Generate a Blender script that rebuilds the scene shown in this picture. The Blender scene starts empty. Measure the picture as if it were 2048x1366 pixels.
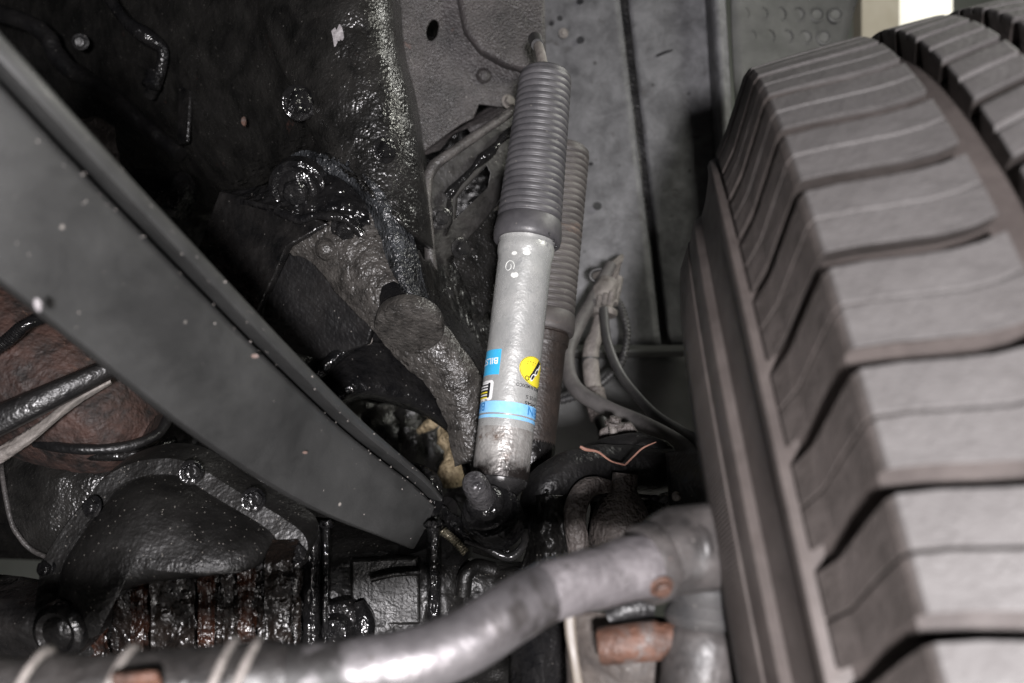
import bpy, bmesh, math, random
from mathutils import Vector, Matrix, noise
R = math.radians
random.seed(7)
scene = bpy.context.scene
COL = scene.collection

# ------------------------------------------------------------------ camera
CAM_Z, PITCH, FPX = 0.50, 15.0, 2048 * 35 / 36
cam_data = bpy.data.cameras.new('camera')
cam = bpy.data.objects.new('camera', cam_data)
COL.objects.link(cam)
cam.location = (0, 0, CAM_Z)
cam.rotation_euler = (R(90 + PITCH), 0, 0)
cam_data.lens, cam_data.sensor_width = 35, 36
cam_data.clip_start, cam_data.clip_end = 0.02, 50
cam_data.dof.use_dof = True
cam_data.dof.focus_distance = 0.89
cam_data.dof.aperture_fstop = 5.2
scene.camera = cam
CM = Matrix.Translation(cam.location) @ cam.rotation_euler.to_matrix().to_4x4()

# ------------------------------------------------------------------ world
world = bpy.data.worlds.new('World')
scene.world = world
world.use_nodes = True
world.node_tree.nodes['Background'].inputs[0].default_value = (0.80, 0.86, 1.0, 1)
world.node_tree.nodes['Background'].inputs[1].default_value = 0.003

# ------------------------------------------------------------------ lamps (hand-held work lamp by the camera, workshop light past the wheel, plus added fill lights)
def area(name, loc_cam, target_cam, size, power, color):
    d = bpy.data.lights.new(name, 'AREA')
    d.shape, d.size, d.energy, d.color = 'DISK', size, power, color
    o = bpy.data.objects.new(name, d)
    COL.objects.link(o)
    p = CM @ Vector(loc_cam)
    t = CM @ Vector(target_cam)
    o.location = p
    o.rotation_euler = (t - p).to_track_quat('-Z', 'Y').to_euler()
    return o
area('work_lamp', (0.045, -0.05, 0.46), (0.02, 0.0, -1.0), 0.08, 28.0, (1.0, 0.965, 0.985))
area('low_fill_light', (0.15, -0.40, 0.22), (0.02, -0.1, -0.9), 0.10, 1.6, (1.0, 0.96, 0.94))  # fill added from below to light undersides and the lower shock mount
area('workshop_lamp', (0.80, 0.66, -0.80), (0.0, 0.0, -0.95), 0.22, 4.2, (1.0, 0.99, 0.88))
area('wall_fill_light', (1.7, 1.9, -2.2), (1.6, 0.6, -2.9), 0.5, 40.0, (1.0, 0.99, 0.92))  # unseen light added only to brighten the white side wall

scene.view_settings.view_transform = 'Standard'
scene.view_settings.look = 'None'
scene.view_settings.exposure = 0.28
scene.view_settings.gamma = 1.0
scene.render.engine = 'CYCLES'
scene.cycles.use_denoising = True
scene.cycles.max_bounces = 6
scene.cycles.sample_clamp_indirect = 4.0

# ------------------------------------------------------------------ materials
def mat(name, a, b=None, rough=(0.4, 0.6), metal=0.0, s1=18.0, spot=None, spot_amt=0.0, spot_scale=40.0,
        speck=0.0, speck_col=(0.15, 0.14, 0.13), speck_scale=260.0, bump=((300.0, 0.3, 0.0012),), coat=0.0, stretch=None, spec=0.5):
    m = bpy.data.materials.new(name)
    m.use_nodes = True
    nt = m.node_tree
    N, L = nt.nodes, nt.links
    bs = N['Principled BSDF']
    tc = N.new('ShaderNodeTexCoord')
    co = tc.outputs['Object']
    if stretch:
        mp = N.new('ShaderNodeMapping')
        mp.inputs['Scale'].default_value = stretch
        L.new(co, mp.inputs['Vector'])
        co = mp.outputs['Vector']
    def noi(scale, detail=6.0, r=0.62, dist=0.0):
        n = N.new('ShaderNodeTexNoise')
        n.inputs['Scale'].default_value = scale
        n.inputs['Detail'].default_value = detail
        n.inputs['Roughness'].default_value = r
        n.inputs['Distortion'].default_value = dist
        L.new(co, n.inputs['Vector'])
        return n.outputs['Fac']
    def ramp(fac, lo, hi, c0=(0, 0, 0, 1), c1=(1, 1, 1, 1)):
        r = N.new('ShaderNodeValToRGB')
        r.color_ramp.elements[0].position, r.color_ramp.elements[1].position = lo, hi
        r.color_ramp.elements[0].color, r.color_ramp.elements[1].color = c0, c1
        L.new(fac, r.inputs['Fac'])
        return r.outputs['Color']
    def mix(fac, c0, c1):
        x = N.new('ShaderNodeMix')
        x.data_type = 'RGBA'
        L.new(fac, x.inputs[0])
        for sock, c in ((x.inputs[6], c0), (x.inputs[7], c1)):
            if isinstance(c, tuple):
                sock.default_value = (*c, 1)
            else:
                L.new(c, sock)
        return x.outputs[2]
    b = b or tuple(v * 1.6 for v in a)
    big = noi(s1, 8.0, 0.65, 0.3)
    col = mix(ramp(big, 0.36, 0.66), a, b)
    if spot:
        col = mix(ramp(noi(spot_scale, 7.0, 0.7, 0.6), 0.62 - 0.25 * spot_amt, 0.72 - 0.22 * spot_amt), col, spot)
    rg = ramp(noi(s1 * 2.3, 6.0), 0.3, 0.7, (rough[0],) * 3 + (1,), (rough[1],) * 3 + (1,))
    if speck > 0:
        v = N.new('ShaderNodeTexVoronoi')
        v.inputs['Scale'].default_value = speck_scale
        L.new(co, v.inputs['Vector'])
        msk = ramp(v.outputs['Distance'], 0.10, 0.22, (1, 1, 1, 1), (0, 0, 0, 1))
        sel = N.new('ShaderNodeSeparateColor')
        L.new(v.outputs['Color'], sel.inputs[0])
        pick = N.new('ShaderNodeMath')
        pick.operation = 'LESS_THAN'
        pick.inputs[1].default_value = speck
        L.new(sel.outputs[0], pick.inputs[0])
        mul = N.new('ShaderNodeMath')
        mul.operation = 'MULTIPLY'
        L.new(msk, mul.inputs[0])
        L.new(pick.outputs[0], mul.inputs[1])
        col = mix(mul.outputs[0], col, speck_col)
    L.new(col, bs.inputs['Base Color'])
    L.new(rg, bs.inputs['Roughness'])
    bs.inputs['Metallic'].default_value = metal
    bs.inputs['Specular IOR Level'].default_value = spec
    bs.inputs['Coat Weight'].default_value = coat
    bs.inputs['Coat Roughness'].default_value = 0.12
    prev = None
    for sc_, st, ds in bump:
        bn = N.new('ShaderNodeBump')
        bn.inputs['Strength'].default_value = st
        bn.inputs['Distance'].default_value = ds
        L.new(noi(sc_, 1.0 if sc_ > 150 else 2.5, 0.5), bn.inputs['Height'])
        if prev:
            L.new(prev, bn.inputs['Normal'])
        prev = bn.outputs['Normal']
    if prev:
        L.new(prev, bs.inputs['Normal'])
    m['bsdf'] = bs.name
    return m

M = {}
M['grease'] = mat('grease_black', (0.004, 0.004, 0.0042), (0.014, 0.013, 0.0125), (0.14, 0.42), s1=34, speck=0.05, speck_scale=300,
                  bump=((75, 0.6, 0.006), (290, 0.5, 0.0010)))
M['undercoat'] = mat('undercoat_black', (0.0065, 0.0064, 0.0061), (0.021, 0.0200, 0.0187), (0.17, 0.42), s1=22, speck=0.05, speck_scale=260,
                     spot=(0.10, 0.045, 0.035), spot_amt=-0.15, spot_scale=26, bump=((60, 0.4, 0.005), (340, 0.8, 0.0014)))
M['blackpaint'] = mat('satin_black_paint', (0.005, 0.005, 0.0055), (0.013, 0.0122, 0.012), (0.30, 0.52), s1=22, speck=0.03, speck_scale=240,
                      bump=((250, 0.6, 0.0015), (40, 0.3, 0.005)))
M['castgrey'] = mat('rough_grey_casting', (0.020, 0.0185, 0.017), (0.064, 0.059, 0.054), (0.26, 0.5), s1=70, spot=(0.010, 0.009, 0.008), spot_amt=0.2,
                    spot_scale=90, speck=0.06, speck_scale=320, bump=((120, 0.5, 0.003), (340, 0.9, 0.0018)))
M['beam'] = mat('dusty_grey_beam_paint', (0.022, 0.0223, 0.0220), (0.046, 0.0465, 0.0455), (0.38, 0.56), s1=11, spot=(0.075, 0.066, 0.060), spot_amt=-0.22, spot_scale=55, speck=0.025,
                speck_col=(0.26, 0.24, 0.22), speck_scale=120, bump=((500, 0.25, 0.0006),))
M['sheet'] = mat('grey_sheet_metal', (0.056, 0.056, 0.059), (0.132, 0.132, 0.138), (0.45, 0.65), s1=30, spot=(0.050, 0.048, 0.048), spot_amt=0.15,
                 spot_scale=38, speck=0.06, speck_col=(0.03, 0.03, 0.03), speck_scale=60, bump=((30, 0.25, 0.004), (300, 0.25, 0.0008)))
M['sheetdark'] = mat('dark_liner', (0.052, 0.053, 0.051), (0.090, 0.090, 0.088), (0.5, 0.7), s1=12, bump=((60, 0.3, 0.003), (400, 0.2, 0.0008)))
M['tower'] = mat('brown_grey_panel', (0.020, 0.018, 0.018), (0.062, 0.055, 0.055), (0.38, 0.6), s1=20, spot=(0.11, 0.055, 0.042), spot_amt=0.0,
                 spot_scale=16, speck=0.05, speck_scale=150, bump=((420, 0.9, 0.002), (30, 0.2, 0.005)))
M['boot'] = mat('grey_rubber_boot', (0.046, 0.0445, 0.048), (0.080, 0.077, 0.081), (0.40, 0.56), s1=40, speck=0.06, speck_scale=210,
                bump=((600, 0.2, 0.0005),))
M['bootold'] = mat('dusty_rubber_boot', (0.046, 0.041, 0.040), (0.085, 0.077, 0.073), (0.5, 0.65), s1=25, spot=(0.13, 0.088, 0.068), spot_amt=0.0,
                   spot_scale=22, speck=0.06, speck_scale=210, bump=((600, 0.2, 0.0005),))
M['zinc'] = mat('zinc_plated_tube', (0.50, 0.51, 0.50), (0.68, 0.68, 0.66), (0.22, 0.36), metal=0.55, s1=22, spot=(0.42, 0.43, 0.43), spot_amt=0.1,
                spot_scale=60, bump=((420, 0.35, 0.0006), (90, 0.25, 0.0016)))
M['zincdirty'] = mat('stained_zinc', (0.20, 0.175, 0.155), (0.42, 0.39, 0.36), (0.40, 0.65), metal=0.45, s1=70, spot=(0.055, 0.042, 0.034), spot_amt=0.35,
                     spot_scale=75, speck=0.1, bump=((300, 0.6, 0.0012),))
M['rusttube'] = mat('dark_rusty_tube', (0.018, 0.0145, 0.013), (0.040, 0.030, 0.025), (0.38, 0.6), s1=35, spot=(0.060, 0.032, 0.020), spot_amt=0.0,
                    spot_scale=50, speck=0.08, bump=((300, 0.5, 0.0012),))
M['shine'] = mat('oily_black_metal', (0.005, 0.005, 0.0055), (0.013, 0.0125, 0.0125), (0.08, 0.24), metal=0.05, s1=40, speck=0.06,
                 bump=((110, 0.6, 0.006), (280, 0.6, 0.0009)))
M['boltsteel'] = mat('oily_bolt_steel', (0.022, 0.022, 0.023), (0.055, 0.053, 0.051), (0.12, 0.30), metal=0.5, s1=60, bump=((300, 0.5, 0.0012),))
M['hose'] = mat('dusty_rubber_hose', (0.060, 0.056, 0.055), (0.105, 0.098, 0.095), (0.5, 0.7), s1=40, speck=0.06, bump=((500, 0.3, 0.0006),))
M['hosedark'] = mat('black_rubber_hose', (0.024, 0.024, 0.025), (0.05, 0.048, 0.047), (0.4, 0.55), s1=40, speck=0.05, bump=((500, 0.3, 0.0006),))
M['dust'] = mat('dusty_steel', (0.11, 0.100, 0.092), (0.21, 0.19, 0.175), (0.5, 0.75), s1=60, spot=(0.06, 0.05, 0.045), spot_amt=0.1,
                speck=0.08, bump=((260, 0.7, 0.0016),))
M['dustbrown'] = mat('dusty_brown_casting', (0.065, 0.056, 0.052), (0.125, 0.108, 0.100), (0.5, 0.75), s1=50, speck=0.14, speck_scale=420,
                     bump=((240, 1.0, 0.003),))
M['rod'] = mat('tie_rod_steel', (0.15, 0.141, 0.146), (0.29, 0.276, 0.283), (0.32, 0.48), metal=0.75, s1=30, spot=(0.085, 0.078, 0.076), spot_amt=0.18,
               spot_scale=20, speck=0.08, speck_scale=160, bump=((200, 0.35, 0.001),))
M['rodpale'] = mat('dusty_rod_end', (0.085, 0.078, 0.081), (0.175, 0.163, 0.168), (0.36, 0.55), metal=0.3, s1=34, spot=(0.055, 0.050, 0.050), spot_amt=0.1, spot_scale=36, speck=0.05, bump=((200, 0.6, 0.002),))
M['roddark'] = mat('dirty_rod_sleeve', (0.012, 0.011, 0.0105), (0.036, 0.033, 0.0315), (0.35, 0.6), s1=40, speck=0.14, speck_scale=170,
                   bump=((120, 0.6, 0.003), (400, 0.4, 0.001)))
M['joint'] = mat('dusty_grey_joint', (0.020, 0.0185, 0.018), (0.062, 0.056, 0.054), (0.38, 0.65), s1=44, spot=(0.26, 0.15, 0.11), spot_amt=-0.1,
                 spot_scale=30, speck=0.06, bump=((160, 0.4, 0.002),))
M['rust'] = mat('orange_rust', (0.036, 0.020, 0.0145), (0.105, 0.048, 0.030), (0.5, 0.75), s1=55, spot=(0.085, 0.076, 0.072), spot_amt=0.4, bump=((260, 0.7, 0.0015),))
M['rustrib'] = mat('oily_rust', (0.005, 0.004, 0.0036), (0.034, 0.0115, 0.0055), (0.18, 0.36), s1=55, speck=0.06, bump=((110, 0.8, 0.005), (400, 0.5, 0.001)))
M['brownpipe'] = mat('heat_brown_pipe', (0.005, 0.0035, 0.003), (0.048, 0.023, 0.017), (0.6, 0.9), s1=40, spot=(0.105, 0.060, 0.042), spot_amt=0.06,
                     spot_scale=34, bump=((70, 0.8, 0.006), (220, 0.8, 0.002)))
M['tan'] = mat('tan_clay', (0.20, 0.15, 0.085), (0.52, 0.42, 0.27), (0.6, 0.8), s1=75, bump=((100, 1.0, 0.008), (260, 1.0, 0.004)))
M['cream'] = mat('cream_plastic', (0.11, 0.094, 0.078), (0.15, 0.13, 0.108), (0.45, 0.6), s1=20, bump=())
M['whitewall'] = mat('white_wall', (0.70, 0.68, 0.60), (0.74, 0.72, 0.65), (0.6, 0.8), s1=4, bump=())
M['greywall'] = mat('workshop_wall', (0.16, 0.17, 0.15), (0.22, 0.23, 0.21), (0.7, 0.9), s1=3, bump=())
M['concrete'] = mat('concrete_floor', (0.20, 0.195, 0.185), (0.28, 0.27, 0.26), (0.6, 0.85), s1=5, bump=((80, 0.3, 0.002),))
M['twig'] = mat('reddish_twig', (0.16, 0.075, 0.055), (0.24, 0.125, 0.09), (0.6, 0.8), s1=80, bump=())
M['blue'] = mat('pale_blue_print', (0.20, 0.48, 0.80), (0.28, 0.56, 0.86), (0.35, 0.5), s1=60, spot=(0.16, 0.20, 0.26), spot_amt=-0.25, bump=())
M['cyan'] = mat('cyan_label', (0.045, 0.40, 0.72), (0.06, 0.45, 0.76), (0.3, 0.4), s1=30, bump=())
M['inkblue'] = mat('blue_ink', (0.045, 0.20, 0.48), (0.05, 0.23, 0.50), (0.4, 0.5), bump=())
M['white'] = mat('white_ink', (0.80, 0.80, 0.80), (0.84, 0.84, 0.83), (0.35, 0.45), bump=())
M['black'] = mat('black_ink', (0.018, 0.018, 0.020), (0.022, 0.022, 0.024), (0.35, 0.5), bump=())
M['yellow'] = mat('yellow_label', (0.80, 0.66, 0.04), (0.84, 0.70, 0.05), (0.3, 0.4), bump=())
M['chalk'] = mat('chalk_mark', (0.62, 0.63, 0.60), (0.70, 0.71, 0.68), (0.6, 0.8), bump=())
M['rim'] = mat('painted_rim', (0.30, 0.29, 0.28), (0.42, 0.40, 0.38), (0.35, 0.5), bump=())
M['wood'] = mat('cream_post', (0.55, 0.50, 0.38), (0.62, 0.57, 0.45), (0.6, 0.8), bump=())

# ------------------------------------------------------------------ helpers
def P(px, py, d):
    """World point at distance d (m) along the lens axis, seen at photo pixel px, py."""
    return CM @ Vector(((px - 1024) / FPX * d, -(py - 683) / FPX * d, -d))

UPV = (CM.to_3x3() @ Vector((0, 1, 0)))
RTV = (CM.to_3x3() @ Vector((1, 0, 0)))
FWV = (CM.to_3x3() @ Vector((0, 0, -1)))

def thing(name, label, cat, loc, group=None):
    o = bpy.data.objects.new(name, None)
    COL.objects.link(o)
    o.location = loc
    o.empty_display_size = 0.02
    o['label'], o['category'] = label, cat
    if group:
        o['group'] = group
    return o

def origin(o):
    v = Vector((0, 0, 0))
    while o is not None:
        v = v + o.location
        o = o.parent
    return v

def build(name, VF, material, parent=None, smooth=True, bevel=0.0, sub=0, solid=0.0, auto=True):
    V, F = VF
    o0 = origin(parent)
    me = bpy.data.meshes.new(name)
    me.from_pydata([tuple(Vector(v) - o0) for v in V], [], F)
    bm = bmesh.new()
    bm.from_mesh(me)
    bmesh.ops.recalc_face_normals(bm, faces=bm.faces)
    bm.to_mesh(me)
    bm.free()
    me.materials.append(M[material])
    if smooth:
        me.shade_smooth()
        if auto:
            me.set_sharp_from_angle(angle=R(38))
    o = bpy.data.objects.new(name, me)
    COL.objects.link(o)
    if parent is not None:
        o.parent = parent
    if solid:
        md = o.modifiers.new('thickness', 'SOLIDIFY')
        md.thickness, md.offset = solid, -1.0
    if bevel:
        md = o.modifiers.new('edge', 'BEVEL')
        md.width, md.segments, md.limit_method, md.angle_limit = bevel, 3, 'ANGLE', R(35)
        md.harden_normals = False
    if sub:
        md = o.modifiers.new('sub', 'SUBSURF')
        md.levels = md.render_levels = sub
    return o

def single(o, label, cat, group=None, kind=None):
    o['label'], o['category'] = label, cat
    if group:
        o['group'] = group
    if kind:
        o['kind'] = kind
    return o

def join(*vfs):
    V, F = [], []
    for v, f in vfs:
        k = len(V)
        V += list(v)
        F += [tuple(i + k for i in q) for q in f]
    return V, F

def cr(pts, n):
    """Catmull-Rom through a list of Vectors (any size), n steps per span."""
    if len(pts) == 2:
        return [pts[0].lerp(pts[1], i / n) for i in range(n + 1)]
    out = []
    e = [pts[0] * 2 - pts[1]] + list(pts) + [pts[-1] * 2 - pts[-2]]
    for i in range(1, len(e) - 2):
        a, b, c, d = e[i - 1], e[i], e[i + 1], e[i + 2]
        for k in range(n):
            t = k / n
            out.append(0.5 * ((2 * b) + (c - a) * t + (2 * a - 5 * b + 4 * c - d) * t * t + (3 * b - a - 3 * c + d) * t ** 3))
    out.append(pts[-1].copy())
    return out

def tube(path, rad, seg=20, n=8, lump=0.0, rings=None):
    """Round bar along a path. rad: number or list per path point. rings(i, count, radius) can modulate the radius."""
    if not isinstance(rad, (list, tuple)):
        rad = [rad] * len(path)
    p4 = cr([Vector((*p, r)) for p, r in zip(path, rad)], n)
    pts = [Vector(q[:3]) for q in p4]
    rr = [q[3] for q in p4]
    V, F = [], []
    prev = None
    for i, p in enumerate(pts):
        t = (pts[min(i + 1, len(pts) - 1)] - pts[max(i - 1, 0)]).normalized()
        if prev is None:
            a = t.cross(Vector((0.13, 0.31, 0.94))).normalized()
        else:
            a = (prev - t * prev.dot(t)).normalized()
        prev = a
        b = t.cross(a)
        r = rr[i]
        if rings:
            r = rings(i, len(pts), r)
        for k in range(seg):
            an = 2 * math.pi * k / seg
            q = p + (a * math.cos(an) + b * math.sin(an)) * r
            if lump:
                q = q + (q - p).normalized() * lump * noise.noise(q * 55)
            V.append(q)
    for i in range(len(pts) - 1):
        for k in range(seg):
            k2 = (k + 1) % seg
            F.append((i * seg + k, i * seg + k2, (i + 1) * seg + k2, (i + 1) * seg + k))
    F.append(tuple(range(seg - 1, -1, -1)))
    m = (len(pts) - 1) * seg
    F.append(tuple(range(m, m + seg)))
    return V, F

def lathe(A, axis, prof, seg=48, close=True):
    """prof: list of (distance along axis, radius)."""
    ax = axis.normalized()
    u = ax.cross(Vector((0.21, 0.93, 0.3))).normalized()
    w = ax.cross(u)
    V, F = [], []
    for t, r in prof:
        for k in range(seg):
            an = 2 * math.pi * k / seg
            V.append(A + ax * t + (u * math.cos(an) + w * math.sin(an)) * max(r, 1e-5))
    for i in range(len(prof) - 1):
        for k in range(seg):
            k2 = (k + 1) % seg
            F.append((i * seg + k, i * seg + k2, (i + 1) * seg + k2, (i + 1) * seg + k))
    if close:
        F.append(tuple(range(seg - 1, -1, -1)))
        m = (len(prof) - 1) * seg
        F.append(tuple(range(m, m + seg)))
    return V, F

def pts(*a):
    return [P(*q) for q in a]

def plate(outline, thick, holes=(), back=None):
    """Flat plate from a 3D outline; its thickness goes away from the camera side. Holes are inner loops."""
    c = sum(outline, Vector()) / len(outline)
    nrm = Vector()
    for i in range(len(outline)):
        nrm += (outline[i] - c).cross(outline[(i + 1) % len(outline)] - c)
    nrm.normalize()
    if nrm.dot(c - cam.location) < 0:
        nrm = -nrm
    if back is not None:
        nrm = back.normalized()
    bm = bmesh.new()
    es = []
    for loop in [outline] + list(holes):
        vs = [bm.verts.new(p) for p in loop]
        es += [bm.edges.new((vs[i], vs[(i + 1) % len(vs)])) for i in range(len(vs))]
    if holes:
        bmesh.ops.triangle_fill(bm, use_beauty=True, use_dissolve=False, edges=es)
    else:
        bm.faces.new(bm.verts)
    g = bmesh.ops.extrude_face_region(bm, geom=list(bm.faces))
    bmesh.ops.translate(bm, vec=nrm * thick, verts=[v for v in g['geom'] if isinstance(v, bmesh.types.BMVert)])
    bm.verts.index_update()
    V = [v.co.copy() for v in bm.verts]
    F = [tuple(v.index for v in f.verts) for f in bm.faces]
    bm.free()
    return V, F

def loft(rows, nu=8, nv=8, lump=0.0, freq=30.0, fine=None):
    """Smooth sheet through a grid of control points."""
    cols = [cr(r, nu) for r in rows]
    grid = list(zip(*[cr(list(c), nv) for c in zip(*cols)]))
    h, w = len(grid), len(grid[0])
    V = [p.copy() for r in grid for p in r]
    if lump:
        for i, p in enumerate(V):
            V[i] = p + FWV * lump * (noise.noise(p * freq) + 0.5 * noise.noise(p * freq * 2.7))
    if fine:
        am, fq, ani = fine
        for i, p in enumerate(V):
            q = Vector((p.x * fq, p.y * fq, p.z * fq * ani))
            V[i] = V[i] - FWV * am * (noise.noise(q) + 0.6 * noise.noise(q * 2.3) + 0.5 * max(0, noise.noise(q * 0.45)))
    F = [(i * w + k, i * w + k + 1, (i + 1) * w + k + 1, (i + 1) * w + k) for i in range(h - 1) for k in range(w - 1)]
    return V, F

def box(c, ex, ey, ez):
    """Box centred at c with half-extent vectors."""
    V = [c + ex * a + ey * b + ez * g for a in (-1, 1) for b in (-1, 1) for g in (-1, 1)]
    F = [(0, 1, 3, 2), (4, 6, 7, 5), (0, 4, 5, 1), (2, 3, 7, 6), (0, 2, 6, 4), (1, 5, 7, 3)]
    return V, F

# one bolt mesh shared by every bolt: washer flange, hex head with a domed top, unit = radius of the hex
def bolt_mesh():
    V, F = [], []
    for t, r, hexa in ((0, 1.55, 0), (0.16, 1.55, 0), (0.26, 1.40, 0), (0.28, 1.12, 0), (0.28, 1.0, 1), (0.95, 1.0, 1), (1.12, 0.84, 0), (1.14, 0.6, 0), (1.16, 0.02, 0)):
        for k in range(24):
            an = 2 * math.pi * k / 24
            rr = r
            if hexa:
                x = (an % (math.pi / 3)) - math.pi / 6
                rr = r * math.cos(math.pi / 6) / math.cos(x) * 1.08
            V.append((rr * math.cos(an), rr * math.sin(an), t))
    for i in range(8):
        for k in range(24):
            k2 = (k + 1) % 24
            F.append((i * 24 + k, i * 24 + k2, (i + 1) * 24 + k2, (i + 1) * 24 + k))
    F.append(tuple(range(192, 216)))
    me = bpy.data.meshes.new('bolt')
    me.from_pydata(V, [], F)
    me.shade_smooth()
    me.set_sharp_from_angle(angle=R(32))
    return me
BOLT = {}
def bolt(parent, loc, nrm, r, material='boltsteel', name='bolt', spin=0.3):
    if (material, r) not in BOLT:
        me = bolt_mesh()
        me.transform(Matrix.Scale(r, 4))
        me.materials.append(M[material])
        BOLT[material, r] = me
    o = bpy.data.objects.new(name, BOLT[material, r])
    COL.objects.link(o)
    q = nrm.to_track_quat('Z', 'Y').to_matrix().to_4x4() @ Matrix.Rotation(spin, 4, 'Z')
    o.parent = parent
    o.matrix_local = Matrix.Translation(loc - origin(parent)) @ q
    return o

TOCAM = -FWV
def dirc(x, y, z):
    """Direction given as right / up / toward the camera."""
    return (RTV * x + UPV * y + TOCAM * z).normalized()

# ================================================================== SETTING
def quad(a, b, c, d):
    return [a, b, c, d], [(0, 1, 2, 3)]
fl = build('ground', ([(-4, -3, 0), (5, -3, 0), (5, 5, 0), (-4, 5, 0)], [(0, 1, 2, 3)]), 'concrete', smooth=False)
fl['kind'] = 'structure'
w = build('wall_back', ([(-4, 4.6, 0.004), (5, 4.6, 0.004), (5, 4.6, 4), (-4, 4.6, 4)], [(0, 1, 2, 3)]), 'greywall', smooth=False)
w['kind'] = 'structure'

# ================================================================== WHEEL
def make_wheel():
    root = thing('front_wheel', 'worn dusty off-road tyre on its wheel beside the twin shock absorbers', 'wheel', CM @ Vector((0.2843, -0.2656, -0.7858)))
    A = Vector((0.9533, 0.2053, 0.2215)).normalized()         # camera space: right, up, back
    U = Vector((-0.2215, 0, 0.9533)).normalized()
    W = U.cross(A)
    rot = (CM.to_3x3() @ Matrix((A, W, U)).transposed())   # local x = axle, z = toward the viewer, y = ...
    root.rotation_euler = rot.to_euler()
    def ring(name, prof, material, seg=220, close=False):
        V, F = [], []
        for s, r in prof:
            for k in range(seg):
                an = 2 * math.pi * k / seg
                V.append((s, -r * math.sin(an), r * math.cos(an)))
        n = len(prof)
        for i in range(n if close else n - 1):
            for k in range(seg):
                k2, j = (k + 1) % seg, (i + 1) % n
                F.append((i * seg + k, i * seg + k2, j * seg + k2, j * seg + k))
        me = bpy.data.meshes.new(name)
        me.from_pydata(V, [], F)
        bm = bmesh.new(); bm.from_mesh(me); bmesh.ops.recalc_face_normals(bm, faces=bm.faces); bm.to_mesh(me); bm.free()
        me.materials.append(M[material])
        me.shade_smooth()
        me.set_sharp_from_angle(angle=R(30))
        o = bpy.data.objects.new(name, me)
        COL.objects.link(o)
        o.parent = root
        return o
    TW = 0.265
    prof = [(-0.060, 0.235), (-0.069, 0.252), (-0.0745, 0.275), (-0.0785, 0.305), (-0.0790, 0.330), (-0.0725, 0.354), (-0.0635, 0.3715),
            (-0.0620, 0.3770), (-0.0585, 0.3830), (-0.0530, 0.3850), (-0.0485, 0.3940), (-0.0425, 0.4105), (-0.0415, 0.4150), (-0.0412, 0.4195), (-0.0388, 0.4235), (-0.0345, 0.4240),
            (-0.0275, 0.4235), (-0.014, 0.4400), (-0.002, 0.4600), (0.01, 0.4620), (0.07, 0.4640), (TW / 2, 0.4645), (TW - 0.06, 0.4640), (TW - 0.004, 0.4620),
            (TW + 0.03, 0.42), (TW + 0.05, 0.37), (TW + 0.072, 0.32), (TW + 0.068, 0.26), (TW + 0.06, 0.235)]
    ring('sidewall', prof, 'tyre')
    ring('sidewall_ribbing', [(-0.0650, 0.3675), (-0.0670, 0.3670), (-0.0765, 0.350), (-0.0808, 0.330), (-0.0803, 0.305), (-0.0768, 0.280), (-0.073, 0.278)], 'tyreribs')
    NP = 55
    pit = 2 * math.pi / NP
    def block(name, stations, a0, a1, notch, depth, shift):
        V, F = [], []
        for s, r in stations:
            sh = shift(s)
            if notch:
                m = (a0 + a1) / 2
                nw, nd = notch
                loop = [(a0, r - depth), (a0, r), (m - nw, r), (m - nw * 0.6, r - nd), (m + nw * 0.6, r - nd), (m + nw, r), (a1, r), (a1 - 0.025, r - depth)]
            else:
                loop = [(a0, r - depth), (a0, r), (a1, r), (a1 - 0.022, r - depth)]
            for an, rr in loop:
                V.append((s, -rr * math.sin(an + sh), rr * math.cos(an + sh)))
        n = 8 if notch else 4
        for i in range(len(stations) - 1):
            for k in range(n):
                k2 = (k + 1) % n
                F.append((i * n + k, i * n + k2, (i + 1) * n + k2, (i + 1) * n + k))
        if notch:
            for b in (0, (len(stations) - 1) * n):
                F += [(b + 0, b + 1, b + 2, b + 3), (b + 0, b + 3, b + 4, b + 7), (b + 7, b + 4, b + 5, b + 6)]
        else:
            F += [(0, 1, 2, 3), tuple((len(stations) - 1) * 4 + k for k in range(4))]
        me = bpy.data.meshes.new(name)
        me.from_pydata(V, [], F)
        bm = bmesh.new(); bm.from_mesh(me); bmesh.ops.recalc_face_normals(bm, faces=bm.faces); bm.to_mesh(me); bm.free()
        me.materials.append(M['tread'])
        return me
    def place(me, i, off):
        o = bpy.data.objects.new('tread_block', me)
        COL.objects.link(o)
        o.parent = root
        o.rotation_euler = (i * pit + off, 0, 0)
        md = o.modifiers.new('edge', 'BEVEL')
        md.width, md.segments, md.limit_method, md.angle_limit = 0.0012, 2, 'ANGLE', R(40)
    g = 0.0100 / 0.48
    sm = lambda x: 0 if x < 0 else (1 if x > 1 else x * x * (3 - 2 * x))
    sh1 = lambda s: 0.014 * sm(s / 0.06) - 0.010 * sm((s - 0.055) / 0.02) + 0.030 * sm(-s / 0.03)
    st1 = [(-0.0330, 0.4285), (-0.023, 0.4420), (-0.010, 0.4640), (-0.003, 0.4765), (0.001, 0.4800), (0.015, 0.4808), (0.035, 0.4815), (0.050, 0.482), (0.062, 0.482), (0.073, 0.482)]
    b1 = block('tread_block', st1, g / 2, pit - g / 2, (0.0018, 0.0060), 0.0190, sh1)
    sh2 = lambda s: -0.9 * (s - 0.09)
    b2 = block('tread_block', [(0.090, 0.482), (0.100, 0.4822), (0.112, 0.4822), (0.124, 0.4822)], g * 0.4, pit - g * 0.4, (0.0045, 0.004), 0.0180, sh2)
    sh3 = lambda s: 0.9 * (s - 0.16)
    b3 = block('tread_block', [(0.139, 0.4822), (0.150, 0.4822), (0.163, 0.482), (0.178, 0.4812)], g * 0.4, pit - g * 0.4, (0.0045, 0.004), 0.0180, sh3)
    off1 = -1.1545
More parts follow.
